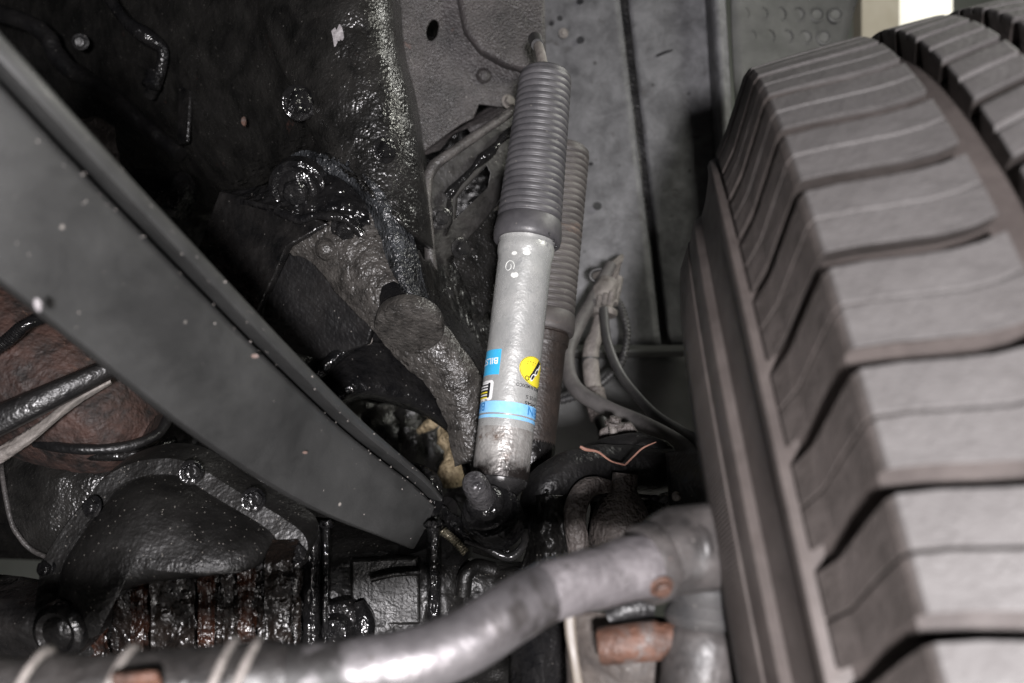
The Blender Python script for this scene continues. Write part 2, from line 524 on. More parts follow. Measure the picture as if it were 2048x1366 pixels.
    for i in range(NP):
        place(b1, i, off1)
        place(b2, i, off1 + 0.045)
        place(b3, i, off1 + 0.09)
    # steel wheel: lip, barrel and disc
    ring('rim', [(-0.062, 0.250), (-0.080, 0.258), (-0.085, 0.256), (-0.085, 0.247), (-0.066, 0.240), (-0.058, 0.228), (0.02, 0.220), (0.05, 0.20), (0.12, 0.196), (0.125, 0.0005)], 'rim', seg=96)
    ring('brake_disc', [(0.03, 0.0005), (0.03, 0.185), (0.058, 0.185), (0.058, 0.0005)], 'blackpaint', seg=72)
    return root

def tyre_mats():
    m = mat('tread_rubber', (0.040, 0.034, 0.031), (0.068, 0.058, 0.054), (0.55, 0.72), s1=36, speck=0.05, speck_scale=110, speck_col=(0.25, 0.22, 0.19), bump=((300, 0.5, 0.0012), (60, 0.35, 0.003)), spec=0.35)
    nt = m.node_tree
    N, L = nt.nodes, nt.links
    bs = N[m['bsdf']]
    src = bs.inputs['Base Color'].links[0].from_socket
    tc = N.new('ShaderNodeTexCoord')
    sx = N.new('ShaderNodeSeparateXYZ')
    L.new(tc.outputs['Object'], sx.inputs[0])
    mr = N.new('ShaderNodeMapRange')
    mr.inputs['From Min'].default_value, mr.inputs['From Max'].default_value = -0.002, 0.001
    L.new(sx.outputs['X'], mr.inputs['Value'])
    rad = N.new('ShaderNodeVectorMath'); rad.operation = 'LENGTH'
    cb = N.new('ShaderNodeCombineXYZ')
    L.new(sx.outputs['Y'], cb.inputs['Y']); L.new(sx.outputs['Z'], cb.inputs['Z'])
    L.new(cb.outputs[0], rad.inputs[0])
    mr2 = N.new('ShaderNodeMapRange')
    mr2.inputs['From Min'].default_value, mr2.inputs['From Max'].default_value = 0.4775, 0.4795
    L.new(rad.outputs['Value'], mr2.inputs['Value'])
    mu = N.new('ShaderNodeMath'); mu.operation = 'MULTIPLY'
    L.new(mr.outputs[0], mu.inputs[0]); L.new(mr2.outputs[0], mu.inputs[1])
    mx = N.new('ShaderNodeMix'); mx.data_type = 'RGBA'
    L.new(mu.outputs[0], mx.inputs[0])
    L.new(src, mx.inputs[6])
    # the road-worn face of the blocks is paler than their brown, dusty flanks
    g2 = N.new('ShaderNodeTexNoise'); g2.inputs['Scale'].default_value = 45; g2.inputs['Detail'].default_value = 8; g2.inputs['Roughness'].default_value = 0.7
    L.new(tc.outputs['Object'], g2.inputs['Vector'])
    r2 = N.new('ShaderNodeValToRGB')
    r2.color_ramp.elements[0].color, r2.color_ramp.elements[1].color = (0.048, 0.044, 0.0425, 1), (0.122, 0.116, 0.114, 1)
    L.new(g2.outputs['Fac'], r2.inputs[0])
    L.new(r2.outputs[0], mx.inputs[7])
    L.new(mx.outputs[2], bs.inputs['Base Color'])
    M['tread'] = m
    M['tyre'] = mat('sidewall_rubber', (0.050, 0.042, 0.039), (0.080, 0.068, 0.063), (0.5, 0.68), s1=36, bump=((300, 0.2, 0.0006),), spec=0.35)
    m = mat('ribbed_sidewall_rubber', (0.050, 0.042, 0.039), (0.076, 0.065, 0.060), (0.5, 0.68), s1=36, bump=(), spec=0.35)
    nt = m.node_tree
    N, L = nt.nodes, nt.links
    bs = N[m['bsdf']]
    tc = N.new('ShaderNodeTexCoord'); sx = N.new('ShaderNodeSeparateXYZ')
    L.new(tc.outputs['Object'], sx.inputs[0])
    at = N.new('ShaderNodeMath'); at.operation = 'ARCTAN2'
    L.new(sx.outputs['Y'], at.inputs[0]); L.new(sx.outputs['Z'], at.inputs[1])
    ml = N.new('ShaderNodeMath'); ml.operation = 'MULTIPLY'; ml.inputs[1].default_value = 900
    L.new(at.outputs[0], ml.inputs[0])
    sn = N.new('ShaderNodeMath'); sn.operation = 'SINE'
    L.new(ml.outputs[0], sn.inputs[0])
    bp = N.new('ShaderNodeBump'); bp.inputs['Strength'].default_value = 0.5; bp.inputs['Distance'].default_value = 0.0006
    L.new(sn.outputs[0], bp.inputs['Height'])
    L.new(bp.outputs[0], bs.inputs['Normal'])
    M['tyreribs'] = m
tyre_mats()
make_wheel()

# ================================================================== WHEEL HOUSING (grey sheet metal behind the shocks)
def wheel_housing():
    root = thing('wheel_housing', 'spotted grey sheet metal inner fender panel behind the shock absorbers', 'fender panel', P(1260, 690, 1.45))
    # panel left and right of the seam; the seam is a recessed channel between them
    def sheet(name, cols, material='sheet', lump=0.003, th=0.003):
        rows = []
        for py in (-90, 60, 220, 400, 560, 690):
            f = (py + 90) / 780
            rows.append([P(a + (b - a) * f, py, d0 + (d1 - d0) * f) for a, b, d0, d1 in cols])
        return build(name, loft(rows, 8, 6, lump, 9), material, root, solid=th)
    sheet('panel', [(960, 1040, 1.50, 1.45), (1110, 1190, 1.48, 1.44), (1228, 1322, 1.47, 1.43)])
    sheet('seam_channel', [(1222, 1318, 1.478, 1.438), (1250, 1340, 1.480, 1.440)], 'blackpaint', 0.0)
    sheet('panel', [(1245, 1336, 1.47, 1.43), (1330, 1405, 1.46, 1.42), (1408, 1455, 1.45, 1.41)])
    sheet('flange', [(1408, 1456, 1.452, 1.412), (1422, 1472, 1.41, 1.38), (1444, 1490, 1.41, 1.38)], 'sheet', 0.0015)
    # perforated side sheet behind the top of the tyre
    rows = [[P(1462, -90, 1.47), P(1600, -90, 1.50), P(1745, -90, 1.54)], [P(1466, 110, 1.46), P(1600, 110, 1.49), P(1690, 110, 1.52)], [P(1490, 420, 1.42), P(1600, 420, 1.45), P(1680, 420, 1.48)]]
    build('side_sheet', loft(rows, 6, 6), 'sheetdark', root, solid=0.003)
    for j, py in enumerate((30, 75, 122, 168)):
        for i in range(6):
            px = 1485 + i * 37 + (j % 2) * 14
            if px > 1690 - j * 12:
                continue
            build('dimple', lathe(P(px, py, 1.476 + i * 0.007), dirc(0, 0, 1), [(0, 0.0125), (0.003, 0.0120), (0.004, 0.0095), (0.0015, 0.0075), (0.0008, 0.004)], 18), 'sheetdark', root)
    # lower ledge and the darker panel beneath it
    rows = [[P(1030, 690, 1.447), P(1200, 692, 1.437), P(1330, 690, 1.43), P(1480, 686, 1.40)],
            [P(1030, 700, 1.42), P(1200, 701, 1.41), P(1330, 700, 1.40), P(1480, 696, 1.37)],
            [P(1030, 716, 1.43), P(1200, 716, 1.42), P(1330, 714, 1.41), P(1480, 712, 1.38)]]
    build('ledge', loft(rows, 8, 4, 0.003, 20), 'sheetdark', root, solid=0.003)
    rows = [[P(1020, py, 1.50 + k), P(1200, py, 1.50 + k), P(1340, py, 1.49 + k), P(1500, py, 1.48 + k)] for py, k in ((705, 0), (820, 0.02), (1000, 0.05), (1180, 0.09))]
    build('lower_panel', loft(rows, 6, 6, 0.003, 12), 'sheetdark', root, solid=0.003)
    # stubs, plugs and slots in the sheet
    for px, py, r in ((1103, 47, 0.0035), (1120, 36, 0.004), (1160, 3, 0.005), (1161, 80, 0.0055), (1318, 171, 0.005), (1182, 328, 0.003), (1195, 412, 0.006), (1385, 165, 0.011), (1412, 180, 0.012)):
        d = 1.468 - (py / 690) * 0.04
        build('drain_hole', lathe(P(px, py, d - 0.001), dirc(0.1 * math.sin(px), 0.3 + 0.2 * math.sin(py), 1), [(0, r * 1.05), (0.0004, r), (0.0003, r * 0.2)], 14), 'black' if r < 0.01 else 'sheetdark', root)
    build('slot', tube([P(1313, 112, 1.452), P(1330, 105, 1.452), P(1346, 101, 1.452)], 0.0022, 8), 'black', root)
    bolt(root, P(1127, 66, 1.44), dirc(0.2, -0.2, 1), 0.0045, 'dust', 'rivet')
    for px, py in ((1150, 330), (1340, 250), (1208, 200)):
        pass
wheel_housing()

def tower_panel():
    root = thing('shock_tower', 'brownish grey shock tower panel with a hole and a domed plug beside the boot', 'body panel', P(900, 300, 1.22))
    out = pts((770, -60, 1.20), (1085, -60, 1.24), (1092, 60, 1.24), (1080, 150, 1.235), (1040, 205, 1.23), (1000, 214, 1.23), (958, 208, 1.225), (948, 236, 1.225),
              (920, 250, 1.22), (868, 288, 1.215), (828, 318, 1.21), (790, 330, 1.20))
    hole = [P(865 + 12 * math.cos(t) + 4 * math.sin(t), 60 - 22 * math.sin(t), 1.214) for t in [k * math.pi / 8 for k in range(16)]]
    build('panel', plate(out, 0.004, [hole]), 'tower', root, bevel=0.0012)
    o = build('reinforcement', plate(pts((905, -60, 1.205), (1090, -60, 1.22), (1094, 118, 1.215), (1062, 142, 1.21), (1010, 128, 1.205), (962, 100, 1.20), (930, 60, 1.20)), 0.02), 'tower', root, bevel=0.006)
    build('domed_plug', lathe(P(967, 151, 1.222), dirc(-0.1, -0.1, 1), [(-0.004, 0.0095), (0.001, 0.0095), (0.0035, 0.0075), (0.0052, 0.0035), (0.0056, 0.0003)], 24), 'tower', root)
    # closing wall behind the slanted opening
    build('web', plate(pts((820, 320, 1.235), (1040, 190, 1.255), (1050, 212, 1.26), (905, 268, 1.25), (880, 300, 1.25)), 0.004), 'tower', root)
    bolt(root, P(1017, 204, 1.215), dirc(0.5, 0.2, 1), 0.006, 'dust')
    build('inner_strap', tube([P(1028, 212, 1.27), P(980, 232, 1.275), P(940, 262, 1.28)], [0.010, 0.011, 0.009], 12), 'tower', root)
tower_panel()

# deep dark engine bay mass behind the gaps
def engine_mass():
    root = thing('engine_block', 'black oily engine and gearbox mass behind the frame rail', 'engine', P(500, 700, 1.9))
    rows = [[P(x, y, 1.75 + 0.12 * noise.noise(Vector((x / 260, y / 260, 3)))) for x in (-250, 0, 250, 500, 750, 1000, 1120)] for y in (-120, 150, 400, 650, 900, 1120)]
    build('block_wall', loft(rows, 5, 5, 0.02, 9), 'grease', root, solid=0.02)
    for a, r in (((60, 60), 0.06), ((210, 70), 0.035), ((120, 260), 0.05), ((330, 330), 0.045)):
        build('casting_boss', tube([P(a[0], a[1], 1.72), P(a[0] + 60, a[1] + 40, 1.55), P(a[0] + 90, a[1] + 80, 1.5)], [r, r * 0.9, r * 0.6], 20, 5, 0.006), 'grease', root)
    build('oil_line', tube(pts((170, -40, 1.45), (205, 60, 1.42), (300, 110, 1.40), (312, 190, 1.38), (300, 250, 1.40)), 0.008, 14, 8), 'shine', root)
    build('bracket_strap', tube(pts((352, 110, 1.36), (372, 180, 1.34), (366, 290, 1.34)), [0.009, 0.009, 0.008], 12, 6), 'grease', root)
    build('oil_line', tube(pts((200, -30, 1.18), (250, 40, 1.17), (290, 70, 1.17), (325, 100, 1.18), (318, 150, 1.19), (300, 190, 1.21)), [0.007, 0.007, 0.010, 0.007, 0.007, 0.008], 14, 8), 'shine', root)
    build('hose_coupling', lathe(P(306, 160, 1.185), dirc(-0.2, -0.9, 0.2), [(-0.010, 0.008), (-0.009, 0.011), (-0.004, 0.011), (-0.003, 0.009), (0.003, 0.009), (0.004, 0.011), (0.009, 0.011), (0.010, 0.008)], 20), 'shine', root)
    build('bracket_strap', plate(pts((352, 108, 1.20), (368, 104, 1.20), (382, 160, 1.19), (374, 285, 1.19), (352, 290, 1.20), (356, 180, 1.20)), 0.006), 'grease', root, bevel=0.002)
    build('cable_loom', tube(pts((-20, 20, 1.30), (80, 60, 1.28), (130, 130, 1.27), (220, 190, 1.26), (300, 260, 1.25), (360, 310, 1.24)), 0.011, 14, 8, 0.003), 'blackpaint', root)
    build('terminal', lathe(P(162, 84, 1.24), dirc(0.3, -0.3, 1), [(0, 0.010), (0.006, 0.010), (0.008, 0.005), (0.016, 0.005)], 18), 'blackpaint', root)
    build('heat_shield', loft([pts((140, 240, 1.16), (190, 232, 1.15), (228, 252, 1.15)), pts((150, 275, 1.15), (190, 285, 1.14), (235, 300, 1.14)), pts((190, 330, 1.15), (225, 340, 1.14), (245, 350, 1.14))], 10, 10, 0.003, 60, (0.0006, 200, 1)), 'dustbrown', root, solid=0.003)
    build('canister', lathe(P(270, 384, 1.12), dirc(0.45, -0.05, 0.1), [(0, 0.001), (0, 0.024), (0.004, 0.027), (0.06, 0.027), (0.064, 0.022), (0.066, 0.001)], 28), 'shine', root)
    # things seen through the opening under the frame
    for k, (x, y, d, r) in enumerate(((760, 860, 1.45, 0.03), (815, 850, 1.40, 0.02), (850, 885, 1.5, 0.03), (720, 850, 1.5, 0.025))):
        build('casting_boss', tube([P(x, y - 30, d), P(x + 12, y + 20, d - 0.02), P(x + 5, y + 90, d)], [r, r * 0.8, r], 14, 5, 0.012), 'undercoat', root)
engine_mass()

rag = build('clay_clump', join(tube(pts((893, 858, 1.32), (905, 875, 1.31), (908, 900, 1.30), (905, 925, 1.29), (912, 968, 1.29)), [0.010, 0.018, 0.013, 0.015, 0.024], 18, 6, 0.009),
                               tube(pts((838, 862, 1.35), (868, 845, 1.33), (900, 832, 1.32)), [0.004, 0.007, 0.003], 10, 5, 0.003)), 'tan')
single(rag, 'tan clump of dried clay lodged in the opening behind the shock', 'mud')

# ================================================================== FRAME RAIL
def frame_rail():
    root = thing('frame_rail', 'black greasy frame rail with bolts and a rough grey lower flange', 'frame rail', P(820, 700, 0.98))
    rows = [
        pts((-150, -60, 1.62), (380, -60, 1.17), (540, -60, 1.05), (660, -60, 1.00), (745, -60, 1.01), (775, -60, 1.08), (790, -60, 1.25)),
        pts((-120, 110, 1.62), (430, 90, 1.15), (570, 80, 1.03), (690, 90, 0.985), (765, 90, 1.00), (790, 95, 1.07), (802, 100, 1.25)),
        pts((-20, 290, 1.62), (500, 190, 1.12), (610, 190, 1.01), (710, 190, 0.975), (790, 180, 0.99), (812, 190, 1.06), (824, 195, 1.25)),
        pts((120, 400, 1.62), (560, 260, 1.10), (640, 268, 1.00), (730, 285, 0.970), (808, 275, 0.985), (830, 290, 1.05), (840, 300, 1.25)),
        pts((260, 440, 1.60), (600, 296, 1.06), (670, 316, 0.99), (745, 360, 0.965), (822, 380, 0.98), (846, 400, 1.05), (856, 410, 1.25)),
        pts((420, 420, 1.40), (620, 318, 1.03), (690, 340, 0.978), (765, 420, 0.955), (832, 480, 0.975), (858, 500, 1.05), (870, 510, 1.25)),
    ]
    build('side_wall', loft(rows, 34, 34, 0.0035, 22, (0.00065, 300, 0.7)), 'undercoat', root, solid=0.006)
    # fillet roll that runs round the bracket, then the flange that drops to the axle
    rows = [
        pts((560, 322, 1.035), (610, 300, 1.012), (650, 318, 0.995), (640, 344, 0.992)),
        pts((650, 352, 0.992), (690, 326, 0.972), (726, 348, 0.961), (762, 372, 0.968)),
        pts((708, 400, 0.980), (742, 394, 0.956), (775, 404, 0.953), (810, 418, 0.968)),
        pts((736, 466, 0.974), (772, 460, 0.948), (800, 476, 0.949), (835, 500, 0.970)),
        pts((752, 540, 0.970), (790, 538, 0.943), (820, 556, 0.948), (856, 590, 0.972)),
        pts((775, 600, 0.968), (815, 590, 0.940), (850, 610, 0.948), (888, 640, 0.975)),
    ]
    build('fillet', loft(rows, 26, 30, 0.0018, 50, (0.0006, 230, 0.6)), 'filletpaint', root, solid=0.005)
    rows = [
        pts((572, 500, 0.985), (600, 470, 0.975), (650, 452, 0.968), (712, 430, 0.968), (752, 440, 0.972)),
        pts((630, 520, 0.978), (660, 500, 0.966), (700, 490, 0.960), (745, 490, 0.960), (782, 500, 0.966)),
        pts((690, 590, 0.968), (715, 570, 0.956), (745, 556, 0.950), (780, 560, 0.950), (812, 570, 0.958)),
        pts((748, 650, 0.960), (770, 632, 0.950), (795, 620, 0.945), (828, 618, 0.947), (862, 634, 0.957)),
        pts((800, 710, 0.960), (828, 694, 0.950), (856, 690, 0.945), (884, 684, 0.948), (908, 690, 0.958)),
        pts((862, 770, 0.962), (884, 752, 0.953), (908, 748, 0.950), (930, 746, 0.953), (948, 752, 0.962)),
        pts((898, 838, 0.966), (915, 826, 0.958), (933, 822, 0.957), (950, 820, 0.960), (968, 824, 0.968)),
        pts((920, 930, 0.97), (934, 922, 0.964), (950, 920, 0.963), (966, 920, 0.966), (984, 924, 0.972)),
    ]
    build('lower_flange', loft(rows, 24, 34, 0.0018, 60, (0.0003, 260, 0.8)), 'castgrey', root, solid=0.007)
    # dark inner side wall to the right of the flange
    rows = [
        pts((838, 500, 0.972), (856, 520, 1.02), (900, 480, 1.12), (960, 430, 1.20)),
        pts((852, 590, 0.970), (880, 600, 1.01), (935, 580, 1.10), (985, 540, 1.18)),
        pts((886, 650, 0.972), (915, 655, 1.01), (960, 660, 1.08), (1010, 640, 1.16)),
        pts((925, 712, 0.965), (950, 720, 1.0), (985, 730, 1.06), (1030, 730, 1.14)),
        pts((955, 780, 0.968), (972, 790, 1.0), (1000, 800, 1.05), (1040, 800, 1.12)),
        pts((975, 860, 0.972), (990, 870, 1.0), (1015, 880, 1.05), (1050, 880, 1.12)),
    ]
    build('inner_wall', loft(rows, 24, 24, 0.004, 40, (0.0007, 170, 0.5)), 'grease', root, solid=0.005)
    # round landing pad on the flange
    c, ax = P(818, 655, 0.922), dirc(-0.05, -0.74, 0.68)
    V, F = lathe(c - ax * 0.012, ax, [(0, 0.031), (0.006, 0.0325), (0.0125, 0.0325), (0.0145, 0.0315), (0.0155, 0.028), (0.0152, 0.010), (0.0150, 0.0005)], 40)
    V = [v + ax * 0.0012 * noise.noise(v * 140) for v in V]
    build('landing_pad', (V, F), 'castgrey', root)
    build('pad_stem', lathe(P(788, 598, 0.95), dirc(0.25, -0.5, 0.25), [(-0.01, 0.015), (0.002, 0.016), (0.006, 0.018), (0.010, 0.018), (0.012, 0.0150), (0.017, 0.0150), (0.019, 0.019), (0.024, 0.0195), (0.026, 0.017), (0.034, 0.018)], 28), 'shine', root)
    # bolts on the wall and on the flange
    for px, py, d, n, r in ((596, 206, 0.985, (0.55, -0.05, 0.8), 0.0115), (768, 300, 0.958, (0.6, -0.05, 0.75), 0.0085)):
        bolt(root, P(px, py, d), dirc(*n), r, 'shine')
    for px, py, r in ((692, 454, 0.0125), (655, 495, 0.009), (728, 497, 0.0095)):
        if r > 0.012:
            bolt(root, P(px, py, 0.956), dirc(0.05, -0.55, 0.85), 0.0095, 'shine')
        else:
            V, F = lathe(P(px, py + 4, 0.962), dirc(0.05, -0.45, 0.9), [(-0.004, 0.0125), (0.002, 0.0118), (0.007, 0.0100), (0.0105, 0.0065), (0.0115, 0.0005)], 26)
            build('stud_head', ([v + UPV * 0.0012 * noise.noise(v * 160) for v in V], F), 'castgrey', root)
    # chips where the coating has gone
    for px, py, d, s in ((676, 74, 0.985, 0.014), (487, 242, 1.07, 0.006)):
        c = P(px, py, d - 0.006)
        out = [c + RTV * s * math.cos(t) * (0.7 + 0.5 * noise.noise(Vector((t * 2, px, 0)))) * 0.6 + UPV * s * math.sin(t) * (0.8 + 0.5 * noise.noise(Vector((t * 2, py, 4)))) for t in [k * math.pi / 7 for k in range(14)]]
        build('paint_chip', plate(out, 0.004), 'rust' if px < 600 else 'chipgrey', root)
M['filletpaint'] = mat('scuff_highlight_fillet', (0.008, 0.0084, 0.0088), (0.045, 0.048, 0.052), (0.18, 0.36), s1=45, speck=0.10, speck_scale=330, bump=((120, 0.8, 0.005), (340, 1.0, 0.0030)))  # paler bluish patches paint the rounded edge's highlight into the scuffed colour
M['chipgrey'] = mat('bare_grey_chip', (0.14, 0.13, 0.135), (0.26, 0.245, 0.25), (0.4, 0.6), s1=90, bump=((200, 0.6, 0.002),))
frame_rail()

# ================================================================== TRACK BAR BRACKET (folded plates below the rail)
def bracket():
    root = thing('track_bar_bracket', 'folded oily black bracket with a nut in a puddled boss under the frame rail', 'bracket', P(520, 640, 1.0))
    rows = [
        pts((440, 380, 1.03), (520, 372, 1.00), (590, 352, 0.985), (670, 352, 0.975), (730, 400, 0.965)),
        pts((450, 388, 1.005), (530, 398, 0.98), (600, 400, 0.965), (672, 396, 0.958), (738, 432, 0.955)),
        pts((470, 394, 0.99), (545, 412, 0.965), (605, 428, 0.955), (668, 436, 0.950), (742, 450, 0.955)),
    ]
    build('upper_shelf', loft(rows, 24, 24, 0.005, 45, (0.0012, 110, 1.0)), 'shine', root, solid=0.006)
    build('side_plate', plate(pts((438, 382, 1.0), (500, 396, 0.985), (585, 416, 0.965), (655, 448, 0.955), (575, 494, 0.962), (545, 560, 0.975), (500, 655, 0.99), (425, 600, 1.01), (384, 528, 1.02)), 0.008), 'grease', root, bevel=0.002)
    build('lower_plate', plate(pts((578, 506, 0.985), (622, 512, 0.975), (692, 588, 0.968), (745, 655, 0.965), (735, 690, 0.97), (640, 720, 0.99), (520, 690, 1.01), (530, 600, 1.0)), 0.008), 'blackpaint', root, bevel=0.002)
    build('nut_boss', lathe(P(594, 378, 0.968), dirc(-0.05, -0.45, 0.9), [(-0.012, 0.030), (0.0, 0.028), (0.002, 0.024), (0.0, 0.019)], 36), 'shine', root)
    bolt(root, P(596, 380, 0.966), dirc(-0.05, -0.45, 0.9), 0.0125, 'shine', 'nut')
    build('weld_bead', tube(pts((552, 420, 0.957), (600, 440, 0.95), (640, 430, 0.945), (690, 440, 0.945), (724, 470, 0.948)), 0.0045, 12, 10, 0.003), 'shine', root)
bracket()

# curved arch below the bracket
def arch():
    root = thing('crossmember_arch', 'glossy black curved crossmember arching over the dark opening', 'crossmember', P(760, 800, 1.05))
    rows = []
    for px, py, d, w_, h in ((560, 840, 1.00, 60, 46), (630, 765, 1.0, 55, 40), (700, 705, 1.01, 55, 50), (780, 690, 1.03, 50, 66), (850, 728, 1.05, 44, 60), (900, 800, 1.07, 40, 44), (930, 900, 1.08, 40, 40)):
        rows.append([P(px - w_ * 0.4, py - h * 0.45, d + 0.05), P(px - w_ * 0.25, py - h * 0.35, d), P(px - w_ * 0.1, py - h * 0.1, d + 0.012), P(px, py + h * 0.35, d + 0.004), P(px + w_ * 0.2, py + h * 1.2, d - 0.012), P(px + w_ * 0.25, py + h * 1.6, d - 0.008), P(px + w_ * 0.3, py + h * 1.75, d + 0.03)])
    build('arch_sheet', loft(rows, 6, 8, 0.002, 40), 'shine', root, solid=0.004)
    build('rolled_edge', tube(pts((575, 815, 0.985), (640, 745, 0.985), (705, 688, 0.99), (770, 664, 1.0)), [0.006, 0.007, 0.007, 0.006], 14, 8, 0.001), 'shine', root)
    bolt(root, P(733, 678, 0.985), dirc(0, -0.3, 1), 0.004, 'dust', 'rivet')
arch()

# ================================================================== SHOCK TOWER BRACKET (triangular gusset)
def gusset():
    root = thing('shock_bracket', 'black welded triangular bracket with a window cut in it beside the shock boot', 'bracket', P(900, 600, 1.08))
    out = pts((852, 372, 1.06), (868, 330, 1.065), (905, 304, 1.07), (1030, 216, 1.10), (1060, 240, 1.11), (1050, 330, 1.11), (960, 452, 1.09), (893, 520, 1.07), (900, 600, 1.06), (868, 596, 1.05), (860, 480, 1.05))
    hole = pts((908, 440, 1.07), (914, 392, 1.072), (972, 330, 1.085), (980, 346, 1.087), (974, 376, 1.087))
    build('plate', plate(out, 0.006, [hole], back=dirc(0.25, 0.1, -1)), 'gussetpaint', root, bevel=0.0012)
    # folded rim along the outer edge
    build('folded_rim', tube(pts((868, 598, 1.04), (858, 480, 1.04), (853, 380, 1.05), (866, 336, 1.055), (905, 304, 1.06), (1030, 218, 1.09)), [0.0058, 0.0060, 0.0060, 0.0060, 0.0056, 0.0050], 10, 8, 0.0008), 'dustedge', root)
    build('weld_bead', tube(pts((892, 392, 1.062), (925, 360, 1.065), (965, 318, 1.072), (1010, 272, 1.08), (1034, 250, 1.086)), 0.0045, 10, 10, 0.004), 'shine', root)
    build('inner_rib', plate(pts((893, 398, 1.068), (905, 390, 1.068), (902, 440, 1.062), (890, 470, 1.06)), 0.02), 'grease', root, bevel=0.001)
    build('back_plate', plate(pts((905, 520, 1.10), (960, 420, 1.12), (1010, 420, 1.13), (1000, 600, 1.12), (960, 640, 1.10)), 0.006), 'undercoat', root, bevel=0.001)
    for px, py, n, r in ((880, 436, (0.35, -0.1, 1), 0.008), (884, 590, (0.8, -0.15, 0.8), 0.009), (920, 496, (0.7, -0.1, 0.8), 0.0075)):
        bolt(root, P(px, py, 1.05), dirc(*n), r, 'boltsteel')
    build('lower_tail', loft([pts((850, 590, 1.05), (880, 605, 1.04), (915, 590, 1.07)), pts((900, 660, 1.03), (925, 670, 1.03), (955, 650, 1.07)), pts((940, 740, 1.02), (960, 745, 1.03), (985, 720, 1.07))], 5, 5, 0.003, 60), 'grease', root, solid=0.005)
M['gussetpaint'] = mat('dusty_black_plate', (0.010, 0.0095, 0.009), (0.030, 0.028, 0.027), (0.3, 0.55), s1=40, speck=0.05, bump=((220, 0.5, 0.0012),))
M['dustedge'] = mat('dusty_edge', (0.032, 0.030, 0.029), (0.075, 0.069, 0.066), (0.4, 0.6), s1=60, speck=0.12, bump=((300, 0.8, 0.0015),))
gusset()
st = build('fender_strut', plate(pts((985, 420, 1.16), (1005, 400, 1.16), (1000, 520, 1.14), (985, 640, 1.12), (962, 560, 1.13), (958, 540, 1.14), (968, 480, 1.15)), 0.006), 'dustedge', bevel=0.001)
single(st, 'narrow dusty sheet strut between the bracket and the zinc shock', 'bracket')
cup = build('rubber_cup', lathe(P(950, 452, 1.17), dirc(-0.3, -0.6, 0.6), [(0, 0.003), (0, 0.022), (0.014, 0.022), (0.018, 0.018), (0.018, 0.004)], 24), 'rust')
single(cup, 'small reddish rubber grommet behind the triangular bracket window', 'grommet')

# ================================================================== SHOCKS
class Cyl:
    """Cylinder frame for wrapping labels: phi = 0 faces the viewer, positive to the right; h runs up the axis from the base."""
    def __init__(s, T, B):
        s.T, s.B = T, B
        s.ax = (T - B).normalized()
        s.L = (T - B).length
        v = cam.location - (T + B) / 2
        s.f = (v - s.ax * v.dot(s.ax)).normalized()
        s.r = s.f.cross(s.ax) * -1
        if s.r.dot(RTV) < 0:
            s.r = -s.r
    def pt(s, phi, h, r):
        return s.B + s.ax * h + (s.f * math.cos(phi) + s.r * math.sin(phi)) * r
    def h_at(s, py, r=0.0):
        lo, hi = -0.1, s.L + 0.1
        inv = CM.inverted()
        for _ in range(40):
            m = (lo + hi) / 2
            q = inv @ s.pt(0, m, r)
            y = 683 - q.y / -q.z * FPX
            if y > py:
                lo = m
            else:
                hi = m
        return (lo + hi) / 2
    def patch(s, ph0, ph1, h0, h1, r, mask=None, n=24, k=8):
        V, F = [], []
        for j in range(k + 1):
            for i in range(n + 1):
                V.append(s.pt(ph0 + (ph1 - ph0) * i / n, h0 + (h1 - h0) * j / k, r))
        F = [(j * (n + 1) + i, j * (n + 1) + i + 1, (j + 1) * (n + 1) + i + 1, (j + 1) * (n + 1) + i) for j in range(k) for i in range(n)]
        return V, F
    def poly(s, pts2, r):
        """fan from a 2D outline in (phi, h)"""
        c = (sum(p[0] for p in pts2) / len(pts2), sum(p[1] for p in pts2) / len(pts2))
        V = [s.pt(c[0], c[1], r)]
        n = len(pts2)
        rings = 5
        for q in range(1, rings + 1):
            for p in pts2:
                V.append(s.pt(c[0] + (p[0] - c[0]) * q / rings, c[1] + (p[1] - c[1]) * q / rings, r))
        F = [(0, 1 + i, 1 + (i + 1) % n) for i in range(n)]
        for q in range(rings - 1):
            a, b = 1 + q * n, 1 + (q + 1) * n
            F += [(a + i, b + i, b + (i + 1) % n, a + (i + 1) % n) for i in range(n)]
        return V, F
    def text(s, body, ph_start, h_base, cap, r, width=None):
        """Lettering wrapped upside down: it starts at ph_start and runs toward smaller phi."""
        cu = bpy.data.curves.new('lettering', 'FONT')
        cu.body, cu.size, cu.fill_mode = body, cap / 0.70, 'FRONT'
        cu.offset = cap * 0.02
        ob = bpy.data.objects.new('lettering', cu)
        COL.objects.link(ob)
        dg = bpy.context.evaluated_depsgraph_get()
        me = bpy.data.meshes.new_from_object(ob.evaluated_get(dg))
        V = [v.co.copy() for v in me.vertices]
        F = [tuple(p.vertices) for p in me.polygons]
        bpy.data.objects.remove(ob)
        bpy.data.curves.remove(cu)
        bpy.data.meshes.remove(me)
        wtxt = max(v.x for v in V)
        k = (width / wtxt) if width else 1.0
        return [s.pt(ph_start - v.x * k / r, h_base - v.y, r) for v in V], F

def bellows(L, r0, r1, n, lip):
    prof = [(0.0, r0 * 0.55), (0.0008, r0 * 0.86), (0.004, r0 * 0.97)]
    for i in range(n):
        t0, t1 = 0.006 + (L - 0.006) * i / n, 0.006 + (L - 0.006) * (i + 1) / n
        r = r0 + (r1 - r0) * (i + 0.5) / n
        w_ = t1 - t0
        prof += [(t0 + w_ * 0.02, r * 0.915), (t0 + w_ * 0.13, r * 0.972), (t0 + w_ * 0.26, r * 0.993), (t0 + w_ * 0.5, r), (t0 + w_ * 0.72, r * 0.996), (t0 + w_ * 0.88, r * 0.978), (t0 + w_ * 0.97, r * 0.915)]
    return prof

